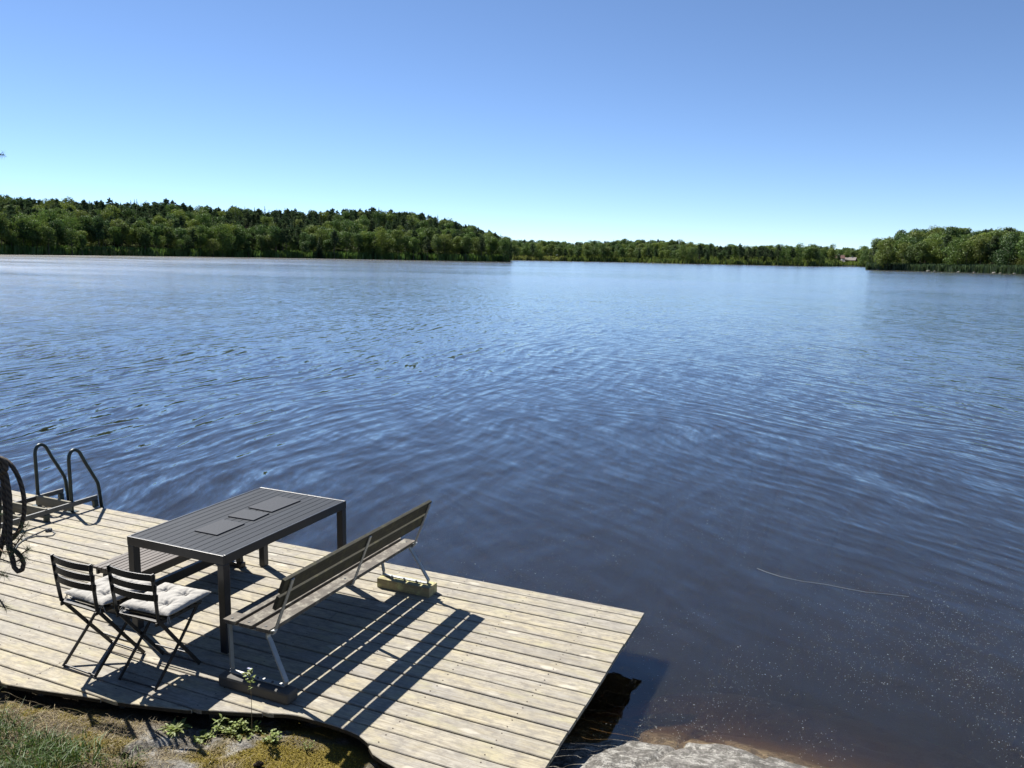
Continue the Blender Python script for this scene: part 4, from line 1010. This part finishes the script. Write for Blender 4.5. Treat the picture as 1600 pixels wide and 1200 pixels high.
plant((-2.04,-2.70), 'round leaved weed left of the leafy clump on the moss', 4, 2, .05, .07, 22, .032, .013)
plant((-1.64,-2.55), 'small round leaved weed right of the flowering stem', 4, 4, .10, .06, 20, .022, .009)
plant((-2.23,-2.73), 'small upright blade-leaved weed on the rock near the chairs', 5, 3, .03, .05, 12, .085, .008)
plant((-2.02,-2.58), 'tall narrow leaved weed behind the leafy clump', 4, 6, .17, .05, 9, .06, .007)
plant((-1.42,-2.50), 'thin dry weed at the deck edge right of the green clump', 2, 9, .09, .05, 12, .018, .004)
# tall flowering stem
bs = Vector((-1.80,-2.54, gz(-1.80,-2.54))); fl = empty('flowering_weed', bs, 'tall single stem with small light green top in front of the bench foot', 'plant')
tp_ = bs+Vector((-.03,.03,.40)); mb = MB(); mb.tube([bs, bs.lerp(tp_,.5)+Vector((.006,0,0)), tp_], [.002,.0018,.0012], 6); mb.build('stem', M['straw'], fl)
mb = MB(); rr = random.Random(4)
for i in range(34):
    p = bs.lerp(tp_, rr.uniform(.74,1))+Vector((rr.gauss(0,.012), rr.gauss(0,.012), 0)); a = rr.uniform(0,6.28); leaf(mb, p, Vector((math.cos(a), math.sin(a), rr.uniform(-.1,.8))), rr.uniform(.018,.036), rr.uniform(.006,.011), .3)
mb.build('leaves', M['weed'], fl)
mb = MB()
for i in range(5):
    p = tp_+Vector((rr.gauss(0,.006), rr.gauss(0,.006), rr.uniform(0,.012)))
    for k in range(5): a = k*1.256; leaf(mb, p, Vector((math.cos(a), math.sin(a), .5)), .009, .0035, 0)
mb.build('petals', simple('pale_petal', (.6,.6,.75), .8), fl)

def cone(x, y, label, s_=1.0, rz=0):
    mb = MB(); n_ = 9
    z = gz(x, y)+.014*s_
    for i in range(n_):
        t = i/(n_-1); rad = .017*math.sin(math.pi*(.12+.8*t))*s_; zz = (t-.5)*.045*s_
        for k in range(8):
            a = k*.785+i*.4; d = Vector((math.cos(a), math.sin(a), 0)); c = Vector((0,0,zz)); s2 = Vector((-d.y,d.x,0))*.006*s_
            mb.add([c+d*rad*.4-s2*.5, c+d*rad*.4+s2*.5, c+d*rad+s2+Vector((0,0,.006*s_)), c+d*rad*1.15+Vector((0,0,.009*s_)), c+d*rad-s2+Vector((0,0,.006*s_))], [(0,1,2,3,4)])
    mb.tube([(0,0,-.022*s_),(0,0,.022*s_)], .007*s_, 6)
    o = mb.build('pine_cone', M['cone']); o.location = (x, y, z); o.rotation_euler = (R(80), R(10), rz); tag(o, label, 'pine cone')
cone(-2.27,-3.06, 'dark pine cone lying beside the long green grass', 1.25, .6)
cone(-1.53,-2.80, 'dark pine cone lying on the moss in the middle of the rock', 1.1, 2)
# fallen twigs
for (x, y, a, L, lab) in ((-1.95,-2.95,.5,.10,'short dry twig on the straw left of the moss'),(-2.5,-3.0,2.2,.16,'dry twig beside the grass at the lower left')):
    mb = MB(); pts = [(x+math.cos(a)*L*t, y+math.sin(a)*L*t, gz(x+math.cos(a)*L*t, y+math.sin(a)*L*t)+.008+.01*math.sin(t*5)) for t in (0,.25,.5,.75,1)]; mb.tube(pts, .003, 5); tag(mb.build('twig', M['straw']), lab, 'twig')

# ------------------------------------------------------------------ things afloat
rr = random.Random(21); mb = MB(); c = 0
while c < 9000:
    px, py = rr.uniform(600, 1640), 1205-620*(rr.random()**1.2)
    if py < 560: continue
    p = at_z(px, py, WZ+.003)
    dn = mnoise.noise((p.x*.5, p.y*.35, 2))+.6*mnoise.noise((p.x*1.8, p.y*1.2, 4))
    if rr.random() > .34+.95*dn: continue
    if p.x < .03 and p.y < .02: continue
    if abs(p.x) < 13 and abs(p.y) < 13 and gz(p.x, p.y) > WZ-.01: continue
    c += 1; s_ = rr.uniform(.0012,.0032)*(1.7 if rr.random() < .10 else 1); a = rr.uniform(0,3.14); u = Vector((math.cos(a)*s_, math.sin(a)*s_, 0)); v = Vector((-u.y, u.x, 0))*rr.uniform(.35,.9)
    mb.add([p-u-v, p+u-v, p+u+v, p-u+v], [(0,1,2,3)])
tag(mb.build('floating_pollen', simple('pale_fluff', (.24,.235,.215), .9)), 'tiny pale specks of pollen and fluff floating near the rock', 'pollen', kind='stuff')
mb = MB(); P_ = [(1183,888),(1198,894),(1220,901),(1252,908),(1290,913),(1320,919),(1352,925),(1385,928),(1420,932)]
mb.tube([at_z(x, y, WZ+.001) for x, y in P_], [.002,.003,.003,.0025,.0025,.0025,.0025,.0025,.002], 5)
tag(mb.build('reed_stalk', simple('pale_stalk', (.16,.165,.16), .7)), 'long thin pale stalk floating on the dark water', 'stalk')
